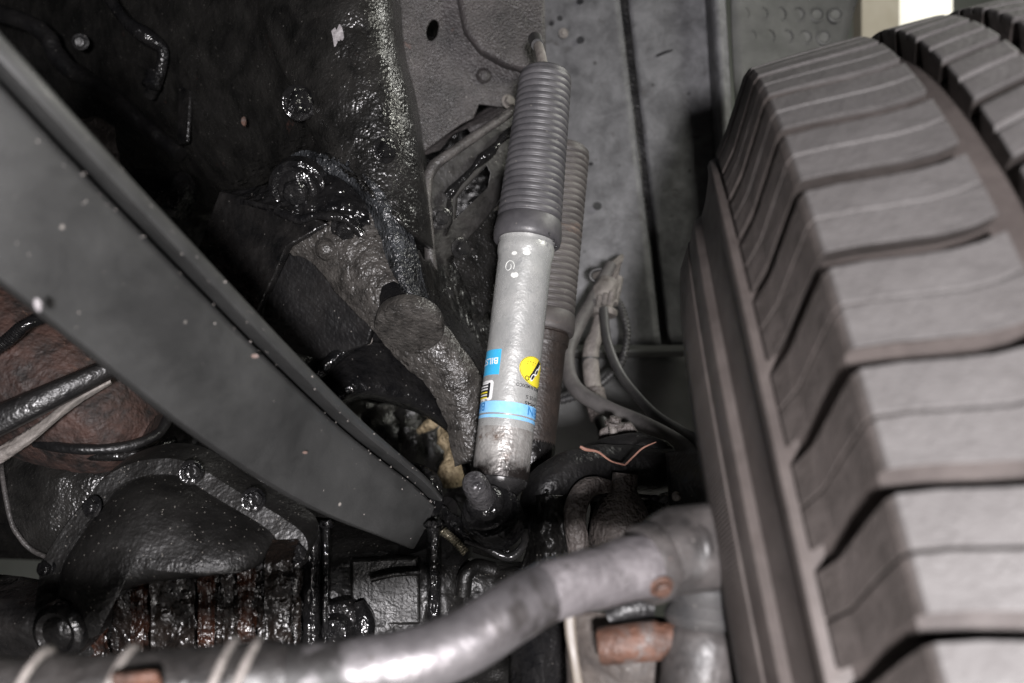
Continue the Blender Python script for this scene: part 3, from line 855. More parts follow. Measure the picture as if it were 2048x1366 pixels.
def shock(name, label, T, B, boot_py, r_body, r_boot0, r_boot1, bootmat, bodymat, n, mark=None, group=None):
    root = thing(name, label, 'shock absorber', B, group)
    c = Cyl(T, B)
    hb = c.h_at(boot_py)
    L = c.L - hb
    dn = -c.ax
    collar = 0.024
    build('boot', lathe(T, dn, bellows(L - collar, r_boot0, r_boot1, n, 0) + [(L - collar + 0.001, r_boot1 * 0.95), (L - collar + 0.002, r_boot1 * 1.0), (L - collar + 0.012, r_boot1 * 1.045), (L - 0.006, r_boot1 * 1.05), (L - 0.001, r_boot1 * 1.02), (L, r_boot1 * 0.96), (L - 0.002, r_boot1 * 0.88), (L - 0.001, r_body * 1.02)], 72, False), bootmat, root, auto=False)
    if mark:
        build('rod', tube(pts((1074, 84, 1.03), (1080, 104, 1.01), (1090, 150, 0.985)), [0.0052, 0.0052, 0.0058], 16), 'dust', root)
        build('rod_bush', tube(pts((1070, 78, 1.04), (1075, 90, 1.02)), [0.0075, 0.0065], 16), 'hosedark', root)
    # body: rolled shoulder under the boot, straight tube, then the stained foot
    hs = c.h_at(840)
    build('body_tube', lathe(c.B, c.ax, [(0.030, r_body * 0.998), (0.034, r_body), (hb - 0.018, r_body), (hb - 0.014, r_body * 1.02), (hb - 0.011, r_body * 1.055), (hb - 0.004, r_body * 1.065), (hb - 0.001, r_body * 1.03), (hb + 0.002, r_body * 1.06), (hb + 0.012, r_body * 1.0)], 72, False), bodymat, root)
    return root, c, hb

T1, B1 = P(1092, 146, 0.965), P(999, 968, 0.862)
s1, C1, HB1 = shock('shock_absorber', 'zinc shock absorber with ribbed grey boot, blue band and yellow oval label', T1, B1, 488, 0.0247, 0.0255, 0.0302, 'boot', 'zinc', 22, True)
RB = 0.0247
hd = C1.h_at(862)
def foot_material():
    """Zinc with brown grime that thins out upward from the oily end cap, in ragged patches."""
    m = mat('stained_foot_metal', (0.30, 0.285, 0.27), (0.48, 0.47, 0.45), (0.30, 0.5), metal=0.45, s1=60, spot=(0.14, 0.105, 0.085), spot_amt=0.22, spot_scale=48,
            speck=0.06, bump=((300, 0.6, 0.0012), (90, 0.3, 0.002)))
    nt = m.node_tree
    N, L = nt.nodes, nt.links
    bs = N[m['bsdf']]
    src = bs.inputs['Base Color'].links[0].from_socket
    tc = N.new('ShaderNodeTexCoord')
    dt = N.new('ShaderNodeVectorMath'); dt.operation = 'DOT_PRODUCT'
    dt.inputs[1].default_value = C1.ax
    L.new(tc.outputs['Object'], dt.inputs[0])
    ns = N.new('ShaderNodeTexNoise'); ns.inputs['Scale'].default_value = 60; ns.inputs['Detail'].default_value = 8; ns.inputs['Roughness'].default_value = 0.7
    L.new(tc.outputs['Object'], ns.inputs['Vector'])
    ml = N.new('ShaderNodeMath'); ml.operation = 'MULTIPLY_ADD'; ml.inputs[1].default_value = -0.055; ml.inputs[2].default_value = 0.0275
    L.new(ns.outputs['Fac'], ml.inputs[0])
    ad = N.new('ShaderNodeMath'); ad.operation = 'ADD'
    L.new(dt.outputs['Value'], ad.inputs[0]); L.new(ml.outputs[0], ad.inputs[1])
    mr = N.new('ShaderNodeMapRange'); mr.inputs['From Min'].default_value, mr.inputs['From Max'].default_value = 0.007, 0.026
    L.new(ad.outputs[0], mr.inputs['Value'])
    mx = N.new('ShaderNodeMix'); mx.data_type = 'RGBA'
    mx.inputs[6].default_value = (0.018, 0.015, 0.014, 1)
    L.new(mr.outputs[0], mx.inputs[0]); L.new(src, mx.inputs[7])
    L.new(mx.outputs[2], bs.inputs['Base Color'])
    return m
M['zincfoot'] = foot_material()
M['capsteel'] = mat('oily_cap_steel', (0.020, 0.0195, 0.020), (0.050, 0.048, 0.048), (0.16, 0.32), metal=0.4, s1=60, bump=((200, 0.4, 0.001),))
build('stained_foot', lathe(B1, C1.ax, [(0.0045, RB * 0.985), (0.0075, RB * 1.004), (0.020, RB * 1.005), (hd - 0.010, RB * 1.005), (hd, RB * 1.001)], 72, False), 'zincfoot', s1)
build('end_cap', lathe(B1, C1.ax, [(-0.010, 0.004), (-0.010, RB * 0.58), (-0.008, RB * 0.70), (-0.0035, RB * 0.82), (-0.0015, RB * 0.93), (0.002, RB * 0.975), (0.0035, RB * 0.985), (0.0045, RB * 0.96), (0.006, RB * 0.955)], 72, False), 'capsteel', s1)
e = 0.00025
hh = lambda py: C1.h_at(py, RB)
D = math.radians
# pale blue band and its thin second ring
bt, bb = hh(803), hh(826)
band = build('blue_band', C1.patch(D(-178), D(178), bb, bt, RB + e, n=120, k=2), 'blue', s1)
build('thin_blue_ring', C1.patch(D(-178), D(178), hh(836), hh(829.5), RB + e, n=120, k=1), 'blue', s1)
build('lettering', C1.text('BILSTEIN', D(148), bt - 0.0012, (bt - bb) * 0.72, RB + 2 * e, 0.046), 'inkblue', band)
build('lettering', C1.text('BILSTEIN', D(-52), bt - 0.0012, (bt - bb) * 0.72, RB + 2 * e, 0.046), 'inkblue', band)
# cyan name label
ct, cb_ = hh(699), hh(750)
lab = build('cyan_label', C1.patch(D(-122), D(-27), cb_, ct, RB + e, n=40, k=2), 'cyan', s1)
build('lettering', C1.text('BILSTEIN', D(-31), (ct + cb_) / 2 + 0.0036, 0.0056, RB + 2 * e, 0.0375), 'white', lab)
# black label in a rounded white frame
def rrect(p0, p1, h0, h1, rad, r):
    out = []
    for cx, cy, a0 in ((p1 - rad / r, h1 - rad, 0), (p0 + rad / r, h1 - rad, 90), (p0 + rad / r, h0 + rad, 180), (p1 - rad / r, h0 + rad, 270)):
        for k in range(7):
            a = D(a0 + 15 * k)
            out.append((cx + rad * math.cos(a) / r, cy + rad * math.sin(a)))
    # densify for the wrap
    o2 = []
    for i, p in enumerate(out):
        q = out[(i + 1) % len(out)]
        for k in range(4):
            o2.append((p[0] + (q[0] - p[0]) * k / 4, p[1] + (q[1] - p[1]) * k / 4))
    return o2
kt, kb = hh(761), hh(802)
wl = build('white_framed_label', C1.poly(rrect(D(-120), D(-37), kb, kt, 0.003, RB), RB + e), 'white', s1)
build('black_field', C1.poly(rrect(D(-115), D(-44), kb + 0.0024, kt - 0.0024, 0.0012, RB), RB + 2 * e), 'black', wl)
for i, (f, l, m_) in enumerate(((0.84, 0.5, 'white'), (0.70, 0.8, 'white'), (0.56, 0.65, 'white'), (0.40, 0.75, 'yellow'), (0.27, 0.6, 'white'), (0.14, 0.7, 'yellow'))):
    h = kb + (kt - kb) * f
    build('printed_line', C1.patch(D(-50 - 45 * l), D(-50), h - 0.0006, h + 0.0006, RB + 3 * e, n=12, k=1), m_, wl)
# yellow oval with a black bar, pale lens strokes and a ring
yt, yb = hh(705), hh(764)
yc, yh, yp = (yt + yb) / 2, (yt - yb) / 2, D(53)
oval = build('yellow_label', C1.poly([(yp + D(40) * math.cos(D(a)), yc + yh * math.sin(D(a)) - 0.0018 * math.cos(D(a))) for a in range(0, 360, 8)], RB + e), 'yellow', s1)
build('label_outline', join(*[C1.patch(0, 0, 0, 0, RB, n=1, k=1)] if False else [([C1.pt(yp + D(rr) * math.cos(D(a)), yc + yh * rr / 40 * math.sin(D(a)) - 0.0018 * math.cos(D(a)), RB + 2 * e) for a in range(0, 360, 8) for rr in (38.2, 39.2)],
      [(2 * i, 2 * i + 1, (2 * i + 3) % 90, (2 * i + 2) % 90) for i in range(45)])]), 'black', oval)
def bar(p0, h0, p1, h1, wd, r, m_, name, par):
    dx, dh = (p1 - p0) * RB, h1 - h0
    l = math.hypot(dx, dh)
    nx, nh = -dh / l * wd / 2, dx / l * wd / 2
    V = []
    for i in range(9):
        t = i / 8
        for s_ in (-1, 1):
            V.append(C1.pt(p0 + (p1 - p0) * t + s_ * nx / RB, h0 + dh * t + s_ * nh, r))
    return build(name, (V, [(2 * i, 2 * i + 1, 2 * i + 3, 2 * i + 2) for i in range(8)]), m_, par)
bar(D(68), yc + yh * 0.80, D(42), yc - yh * 0.55, 0.0052, RB + 2 * e, 'black', 'black_bar', oval)
bar(D(70), yc + yh * 0.62, D(60), yc + yh * 0.12, 0.0018, RB + 3 * e, 'white', 'white_stroke', oval)
for dp, dh_ in ((57, 0.02), (46, -0.42)):
    build('pale_lens', C1.poly([(D(dp) + D(6.5) * math.cos(D(a)) * 0.9, yc + yh * dh_ + 0.0030 * math.sin(D(a)) + 0.0022 * math.cos(D(a))) for a in range(0, 360, 20)], RB + 3 * e), 'white', oval)
    build('dark_pupil', C1.poly([(D(dp) + D(4.6) * math.cos(D(a)) * 0.9, yc + yh * dh_ + 0.0019 * math.sin(D(a)) + 0.0016 * math.cos(D(a))) for a in range(0, 360, 20)], RB + 4 * e), 'black', oval)
build('lettering', C1.text('O', D(38), yc - yh * 0.40, 0.0042, RB + 2 * e), 'black', oval)
build('lettering', C1.text('. : . :', D(52), yc + yh * 0.60, 0.0042, RB + 2 * e), 'black', oval)
# stamped print
build('printed_text', C1.text('MADE IN MEXICO', D(78), hh(763.5), 0.0030, RB + e, 0.0292), 'black', s1)
build('printed_text', C1.text('18125 S', D(74), hh(784), 0.0030, RB + e, 0.0168), 'black', s1)
build('printed_text', C1.text('34545', D(71), hh(796), 0.0030, RB + e, 0.0162), 'black', s1)
# paint pen dots and a hand-drawn loop near the shoulder
for phd, py, a in ((-24, 507, 0.0026), (2, 505, 0.0034), (-18, 551, 0.0036)):
    build('paint_dot', C1.poly([(D(phd) + a * (1 + 0.3 * noise.noise(Vector((t, py, 1)))) * math.cos(D(t)) / RB, hh(py) + a * 0.7 * (1 + 0.4 * noise.noise(Vector((t / 40, py, 5)))) * math.sin(D(t))) for t in range(0, 360, 24)], RB + e), 'chalk', s1)
lp = [C1.pt(D(-33) + 0.0052 * math.cos(t) / RB * (1 - 0.09 * t), hh(533) + 0.0062 * math.sin(t) * (1 - 0.09 * t), RB) for t in [k * 0.5 for k in range(-1, 15)]]
build('paint_loop', tube(lp, 0.00035, 6, 3), 'chalk', s1)
# bleed holes in the boot collar
for phd, dpy in ((38, 462), (50, 470), (60, 478)):
    q = C1.pt(D(phd), C1.h_at(dpy - 4, 0.031), 0.0312)
    build('bleed_hole', lathe(q, (q - (B1 + C1.ax * (q - B1).dot(C1.ax))), [(0, 0.0016), (0.0006, 0.0013), (0.0005, 0.0002)], 10), 'black', s1)

T2, B2 = P(1130, 296, 1.09), P(1056, 955, 1.0)
s2, C2, HB2 = shock('shock_absorber', 'dark rusty shock absorber with dusty brown ribbed boot behind the zinc one', T2, B2, 668, 0.0240, 0.0275, 0.0298, 'bootold', 'rusttube', 26)
build('end_cap', lathe(B2, C2.ax, [(-0.004, 0.004), (-0.004, 0.018), (0.004, 0.0225), (0.03, 0.0241), (0.036, 0.0240)], 48, False), 'grease', s2)
build('clamp_ring', lathe(B2, C2.ax, [(HB2 - 0.012, 0.0242), (HB2 - 0.012, 0.0262), (HB2 - 0.002, 0.0268), (HB2, 0.0245)], 48, False), 'rusttube', s2)

# ================================================================== LOWER SHOCK MOUNT
def lower_mount():
    root = thing('lower_shock_mount', 'oily stud and stepped bushing below the foot of the zinc shock', 'shock mount', P(1000, 1080, 0.85))
    tip, base = P(944, 958, 0.800), P(1003, 1066, 0.865)
    ax = (base - tip).normalized()
    L = (base - tip).length
    build('stud', lathe(tip, ax, [(0.0, 0.003), (0.0005, 0.0072), (0.003, 0.0094), (0.007, 0.0104), (0.010, 0.0108), (0.026, 0.0112), (0.034, 0.0118)], 32), 'studsteel', root)
    build('nut', lathe(tip + ax * 0.030, ax, [(0, 0.009), (0.0, 0.0125), (0.003, 0.0150), (0.0050, 0.0165), (0.009, 0.0166), (0.0105, 0.0135), (0.014, 0.0130)], 32), 'mountsteel', root)
    build('washer', lathe(tip + ax * 0.043, ax, [(0, 0.012), (0, 0.0205), (0.0020, 0.0215), (0.0040, 0.0205), (0.0050, 0.0160), (0.008, 0.0160)], 40), 'mountsteel', root)
    build('bushing', lathe(tip + ax * 0.050, ax, [(0, 0.015), (0.001, 0.0245), (0.004, 0.0262), (0.008, 0.0262), (0.010, 0.0245), (0.020, 0.0262), (0.026, 0.0250), (0.030, 0.018)], 40), 'mountsteel', root)
    # eye arm that rises to the shock foot
    build('eye', tube([B1 - C1.ax * 0.0, B1 - C1.ax * 0.016, P(1010, 1046, 0.875)], [0.011, 0.012, 0.019], 24, 8, 0.001), 'shine', root)
    # cradle that holds the bushing
    rows = [pts((884, 1010, 0.87), (910, 1030, 0.855), (950, 1040, 0.85), (985, 1046, 0.85)),
            pts((884, 1042, 0.86), (915, 1062, 0.845), (955, 1076, 0.842), (1000, 1082, 0.84), (1046, 1060, 0.85))[:4],
            pts((888, 1064, 0.862), (930, 1080, 0.85), (975, 1094, 0.842), (1012, 1108, 0.842)),
            pts((892, 1070, 0.88), (935, 1086, 0.88), (980, 1100, 0.88), (1018, 1114, 0.88))]
    build('cradle', loft(rows, 24, 20, 0.003, 60, (0.0008, 170, 1.0)), 'shine', root, solid=0.005)
    build('cradle_lip', tube(pts((930, 1082, 0.842), (975, 1098, 0.838), (1018, 1114, 0.838), (1046, 1092, 0.842), (1050, 1060, 0.85)), [0.002, 0.003, 0.0036, 0.0034, 0.003], 10, 8, 0.001), 'boltsteel', root)
    build('ribbed_edge', tube(pts((886, 1062, 0.845), (910, 1082, 0.842), (932, 1106, 0.84)), 0.004, 10, 26, 0, rings=lambda i, n, r: r * (1.0 if i % 4 < 2 else 0.82)), 'tinbrass', root)
M['mountsteel'] = mat('oily_bushing_steel', (0.007, 0.007, 0.0075), (0.022, 0.0215, 0.022), (0.10, 0.24), metal=0.2, s1=80, bump=((180, 0.5, 0.002), (460, 0.6, 0.0012)))
M['studsteel'] = mat('oily_grey_stud', (0.040, 0.039, 0.041), (0.105, 0.101, 0.104), (0.20, 0.36), metal=0.4, s1=110, bump=((130, 0.7, 0.003), (300, 0.9, 0.002)))
M['tinbrass'] = mat('scratched_tin', (0.10, 0.09, 0.06), (0.32, 0.29, 0.22), (0.2, 0.4), metal=0.5, s1=120, bump=((400, 0.8, 0.0016),))
lower_mount()

# ================================================================== RADIUS ARM (long grey beam)
def radius_arm():
    root = thing('radius_arm', 'long dusty grey steel radius arm with a raised upper lip', 'suspension arm', P(850, 1040, 0.82))
    a_pts = [(-260, 60, 0.415), (0, 325, 0.455), (250, 560, 0.535), (480, 770, 0.635), (660, 915, 0.735), (800, 1004, 0.815), (852, 1042, 0.85)]
    ctr = [P(*q) for q in a_pts]
    half = [0.040, 0.0405, 0.041, 0.0410, 0.038, 0.0315, 0.0265]
    sec = [(-1.0, -0.022), (-1.0, -0.002), (-0.97, 0.001), (-0.90, 0.0018), (-0.4, 0.0024), (0.2, 0.0022), (0.50, 0.0016), (0.58, -0.0006), (0.615, -0.003), (0.625, -0.030), (0.735, -0.030), (0.745, 0.0020), (0.765, 0.0055), (0.83, 0.0056), (0.93, 0.0036), (0.985, 0.0010), (1.0, -0.004), (1.0, -0.038), (0.8, -0.040), (-0.8, -0.040)]
    V, F = [], []
    dense = cr([Vector((*p, h)) for p, h in zip(ctr, half)], 14)
    n = len(sec)
    for i, q in enumerate(dense):
        p = Vector(q[:3])
        t = (Vector(dense[min(i + 1, len(dense) - 1)][:3]) - Vector(dense[max(i - 1, 0)][:3])).normalized()
        vw = (cam.location - p).normalized()
        nrm = (cam.location - p).normalized() + UPV * 0.10 + RTV * 0.10
        nrm = (nrm - t * nrm.dot(t)).normalized()
        up = t.cross(nrm).normalized()
        if up.dot(UPV) < 0:
            up = -up
        for a, b in sec:
            wob = 0.0006 * noise.noise(p * 30 + Vector((a, b, 0)))
            V.append(p + up * (a * q[3]) + nrm * (b + wob))
    for i in range(len(dense) - 1):
        for k in range(n):
            k2 = (k + 1) % n
            F.append((i * n + k, i * n + k2, (i + 1) * n + k2, (i + 1) * n + k))
    F.append(tuple(range(n)))
    F.append(tuple((len(dense) - 1) * n + k for k in range(n)))
    build('arm', (V, F), 'beam', root)
    # crumbs of grit stuck along the lip and face
    rnd = random.Random(3)
    V, F = [], []
    def crumb(c, r):
        k = len(V)
        for v in ((1, 0, 0), (-1, 0, 0), (0, 1, 0), (0, -1, 0), (0, 0, 1), (0, 0, -1)):
            V.append(c + Vector(v) * r * rnd.uniform(0.7, 1.3))
        F.extend([(k + a, k + b, k + c_) for a, b, c_ in ((0, 2, 4), (2, 1, 4), (1, 3, 4), (3, 0, 4), (2, 0, 5), (1, 2, 5), (3, 1, 5), (0, 3, 5))])
    for _ in range(130):
        i = rnd.randrange(14, len(dense) - 1)
        q = dense[i]
        p = Vector(q[:3])
        t = (Vector(dense[i + 1][:3]) - Vector(dense[i - 1][:3])).normalized()
        nrm = (cam.location - p).normalized() + UPV * 0.10 + RTV * 0.10
        nrm = (nrm - t * nrm.dot(t)).normalized()
        up = t.cross(nrm).normalized()
        if up.dot(UPV) < 0:
            up = -up
        u = rnd.random()
        a, b = (rnd.uniform(0.74, 0.95), 0.005) if u < 0.35 else ((rnd.gauss(0.55, 0.05), 0.001) if u < 0.7 else (rnd.uniform(-0.9, 0.5), 0.002))
        crumb(p + up * (a * q[3]) + nrm * b + t * rnd.uniform(-0.01, 0.01), rnd.choice((0.0003, 0.0004, 0.0005, 0.0007)))
    g = build('grit', (V, F), 'gritmat', root, smooth=False)
    g['kind'] = 'stuff'
    # end eye that bolts to the axle
    build('end_boss', tube(pts((850, 1050, 0.875), (880, 1090, 0.885), (890, 1130, 0.89)), [0.034, 0.030, 0.024], 24, 8, 0.002), 'blackpaint', root)
    for x, y, d, a in ((388, 857, 0.660, 0.0045), (510, 712, 0.596, 0.0028), (352, 790, 0.600, 0.0020), (610, 905, 0.700, 0.0022)):
        c = P(x, y, d - 0.006)
        for q in dense:
            pass
        best = min(dense, key=lambda q: (Vector(q[:3]) - c).length)
        ray = (c - cam.location).normalized()
        pq = Vector(best[:3])
        nn_ = (cam.location - pq).normalized()
        hit = cam.location + ray * ((pq - cam.location).dot(nn_) / ray.dot(nn_) - 0.0028)
        u_ = (RTV - ray * RTV.dot(ray)).normalized()
        build('rust_fleck', plate([hit + u_ * a * math.cos(t) * (0.8 + 0.4 * noise.noise(Vector((t, x, 0)))) + UPV * a * 0.45 * math.sin(t) for t in [k * math.pi / 5 for k in range(10)]], 0.0008), 'rust', root)
    b = build('pale_pebble', lathe(P(76, 612, 0.468), dirc(0, 0.6, 0.3), [(-0.003, 0.0004), (-0.0015, 0.0016), (0.0015, 0.0019), (0.0035, 0.0011), (0.004, 0.0003)], 12), 'chipgrey', root)
M['gritmat'] = mat('pale_grit', (0.16, 0.15, 0.14), (0.32, 0.29, 0.27), (0.6, 0.8), s1=200, bump=())
radius_arm()

# ================================================================== DIFFERENTIAL AND AXLE
def differential():
    root = thing('differential', 'black oily differential cover with bolts round its flange and rusty ribs', 'differential', P(350, 1280, 0.80))
    outl = [(66, 1225), (84, 1128), (125, 1056), (172, 1000), (212, 950), (268, 922), (330, 912), (385, 922), (450, 962), (520, 1002), (575, 1036), (612, 1066), (620, 1100), (596, 1130), (520, 1136), (430, 1146), (330, 1160), (250, 1186), (205, 1240), (186, 1310), (90, 1316)]
    cx, cy = 310, 1085
    base = 0.775
    P0 = [P(x, y, base + (y - 1100) * -0.00010) for x, y in outl]
    dense = cr([v for v in P0] + [P0[0]], 5)[:-1]
    c = P(cx, cy, base)
    back = dirc(0.05, 0.25, -1)
    V, F = [], []
    rings = [(1.0, -0.030), (1.0, -0.001), (0.985, 0.002), (0.80, 0.002), (0.775, 0.000), (0.76, 0.004), (0.735, 0.016), (0.66, 0.027), (0.50, 0.034), (0.30, 0.038), (0.12, 0.040)]
    nn = len(dense)
    for f, h in rings:
        for p in dense:
            q = c + (p - c) * f - back * h
            q = q - back * 0.0015 * noise.noise(q * 40)
            V.append(q)
    for i in range(len(rings) - 1):
        for k in range(nn):
            k2 = (k + 1) % nn
            F.append((i * nn + k, i * nn + k2, (i + 1) * nn + k2, (i + 1) * nn + k))
    F.append(tuple((len(rings) - 1) * nn + k for k in range(nn)))
    build('cover', (V, F), 'covergrease', root)
    for px, py, r in ((382, 945, 0.0062), (506, 1000, 0.0062), (186, 1014, 0.0058), (96, 1138, 0.0058), (590, 1108, 0.0072), (272, 940, 0.0)):
        if r:
            bolt(root, P(px, py, base - 0.002), dirc(0.55 if px > 300 else -0.45, 0.25, 1), r, 'shine')
    rows = [[P(x, y, base - 0.004 + 0.004 * k) for x in (150, 300, 450, 600)] for k, y in enumerate((1110, 1180, 1260, 1340))]
    build('lower_case', loft(rows, 12, 12, 0.004, 50, (0.0008, 150, 0.4)), 'oilrib', root, solid=0.008)
    # ribbed lower body: separate fins, some rusty
    for px, w_, y0, y1, m_ in ((193, 34, 1236, 1330, 'rustrib'), (278, 22, 1172, 1330, 'rustrib'), (345, 92, 1150, 1330, 'oilrib'), (412, 22, 1156, 1330, 'rustrib'), (458, 22, 1140, 1330, 'oilrib'), (492, 26, 1134, 1330, 'rustrib'), (556, 56, 1120, 1330, 'oilrib')):
        d = base - 0.022
        rows = [[P(px - w_ / 2 - 2, y, d + 0.040), P(px - w_ / 2, y, d + 0.004), P(px - w_ * 0.36, y, d), P(px + w_ * 0.36, y, d), P(px + w_ / 2, y, d + 0.004), P(px + w_ / 2 + 2, y, d + 0.040)] for y in (y0, y0 + 30, (y0 + y1) / 2, y1)]
        rows.insert(0, [p + back * 0.022 + UPV * 0.006 for p in rows[0]])
        build('rib', loft(rows, 10, 30, 0.003, 60, (0.0009, 150, 0.35)), m_, root, solid=0.004)
    build('filler_plug', lathe(P(120, 1262, 0.735), dirc(-0.2, -0.1, 1), [(-0.02, 0.022), (0, 0.022), (0.004, 0.020), (0.006, 0.016), (0.004, 0.012), (0.007, 0.008), (0.008, 0.0005)], 30), 'grease', root)
    rows = [pts((-80, 1150, 0.86), (20, 1150, 0.85), (90, 1160, 0.83)), pts((-80, 1215, 0.80), (20, 1215, 0.79), (90, 1225, 0.785)), pts((-80, 1300, 0.80), (20, 1300, 0.79), (90, 1310, 0.785)), pts((-80, 1400, 0.85), (20, 1400, 0.84), (90, 1410, 0.83))]
    build('axle_stub', loft(rows, 6, 6, 0.003, 40), 'grease', root, solid=0.01)
M['oilrib'] = mat('oily_brown_black', (0.0035, 0.003, 0.0028), (0.014, 0.010, 0.008), (0.16, 0.38), s1=60, bump=((130, 0.7, 0.004), (420, 0.5, 0.001)))
M['covergrease'] = mat('gritty_oily_cover', (0.004, 0.0038, 0.0036), (0.010, 0.0095, 0.009), (0.32, 0.52), s1=20, speck=0.20, speck_scale=380, speck_col=(0.16, 0.15, 0.135), spec=0.4,
                       bump=((120, 0.4, 0.003), (420, 0.7, 0.0006)))
differential()

def axle():
    root = thing('axle_housing', 'black gritty axle housing with vertical ribs behind the bent tie rod', 'axle', P(800, 1280, 0.86))
    rows = [pts((590, 1030, 0.93), (700, 1040, 0.93), (800, 1050, 0.93), (880, 1080, 0.92), (1000, 1120, 0.92), (1150, 1120, 0.93)),
            pts((590, 1082, 0.87), (700, 1090, 0.87), (800, 1092, 0.87), (880, 1100, 0.875), (1000, 1135, 0.88), (1150, 1140, 0.90)),
            pts((590, 1170, 0.845), (700, 1172, 0.85), (800, 1172, 0.85), (890, 1172, 0.855), (1000, 1180, 0.87), (1150, 1190, 0.89)),
            pts((590, 1290, 0.84), (700, 1290, 0.84), (800, 1290, 0.845), (890, 1290, 0.85), (1000, 1290, 0.87), (1150, 1290, 0.89)),
            pts((590, 1420, 0.87), (700, 1420, 0.87), (800, 1420, 0.87), (890, 1420, 0.88), (1000, 1420, 0.89), (1150, 1420, 0.90))]
    build('housing', loft(rows, 26, 26, 0.005, 24, (0.0009, 170, 1.0)), 'covergrease', root, solid=0.01)
    for px, w_, y0, y1, d in ((575, 30, 1120, 1330, 0.80), (622, 26, 1070, 1330, 0.815), (652, 16, 1060, 1330, 0.815), (868, 26, 1060, 1290, 0.825)):
        rows = [[P(px - w_ / 2 - 3, y, d + 0.05), P(px - w_ / 2, y, d + 0.004), P(px, y, d - 0.003), P(px + w_ / 2, y, d + 0.004), P(px + w_ / 2 + 3, y, d + 0.05)] for y in (y0 - 10, y0, (y0 + y1) / 2, y1)]
        build('rib', loft(rows, 10, 40, 0.003, 60, (0.0011, 150, 1.0)), 'shine', root, solid=0.003)
    build('raised_panel', plate(pts((700, 1118, 0.845), (838, 1112, 0.848), (842, 1250, 0.842), (700, 1254, 0.84)), 0.015), 'covergrease', root, bevel=0.003)
    build('panel_lip', tube(pts((742, 1158, 0.838), (790, 1148, 0.838), (838, 1145, 0.84)), 0.003, 10, 6, 0.001), 'covergrease', root)
    build('boss', lathe(P(678, 1258, 0.828), dirc(-0.1, 0.1, 1), [(-0.03, 0.026), (0, 0.024), (0.004, 0.021), (0.005, 0.014), (0.012, 0.013), (0.016, 0.010), (0.017, 0.0005)], 30), 'shine', root)
    build('boss_collar', tube(pts((716, 1205, 0.83), (728, 1240, 0.826), (722, 1280, 0.826), (716, 1310, 0.83)), [0.006, 0.008, 0.009, 0.008], 14, 6, 0.002), 'shine', root)
    # cast ear to the left of the shock mount
    rows = [pts((790, 935, 0.94), (820, 925, 0.92), (850, 930, 0.92)), pts((800, 950, 0.92), (850, 938, 0.90), (880, 958, 0.90)), pts((815, 975, 0.90), (860, 970, 0.875), (888, 1000, 0.885)), pts((840, 1040, 0.89), (862, 1040, 0.868), (886, 1040, 0.88)), pts((850, 1120, 0.89), (868, 1120, 0.868), (890, 1110, 0.88)), pts((850, 1250, 0.88), (868, 1250, 0.858), (890, 1240, 0.87))]
    build('cast_ear', loft(rows, 20, 20, 0.005, 50, (0.0014, 130, 1.0)), 'shine', root, solid=0.008)
    # dark saddle under the mount
    rows = [pts((880, 1120, 0.90), (930, 1110, 0.92), (985, 1128, 0.93), (1060, 1130, 0.90)), pts((885, 1165, 0.86), (925, 1130, 0.875), (985, 1140, 0.88), (1060, 1140, 0.87)), pts((890, 1260, 0.85), (930, 1240, 0.855), (990, 1220, 0.86), (1060, 1200, 0.86))]
    build('saddle', loft(rows, 20, 20, 0.004, 50, (0.0010, 170, 1.0)), 'covergrease', root, solid=0.008)
    build('rolled_notch', tube(pts((925, 1190, 0.85), (930, 1150, 0.85), (955, 1132, 0.855), (985, 1140, 0.86)), 0.007, 14, 6, 0.002), 'covergrease', root)
axle()

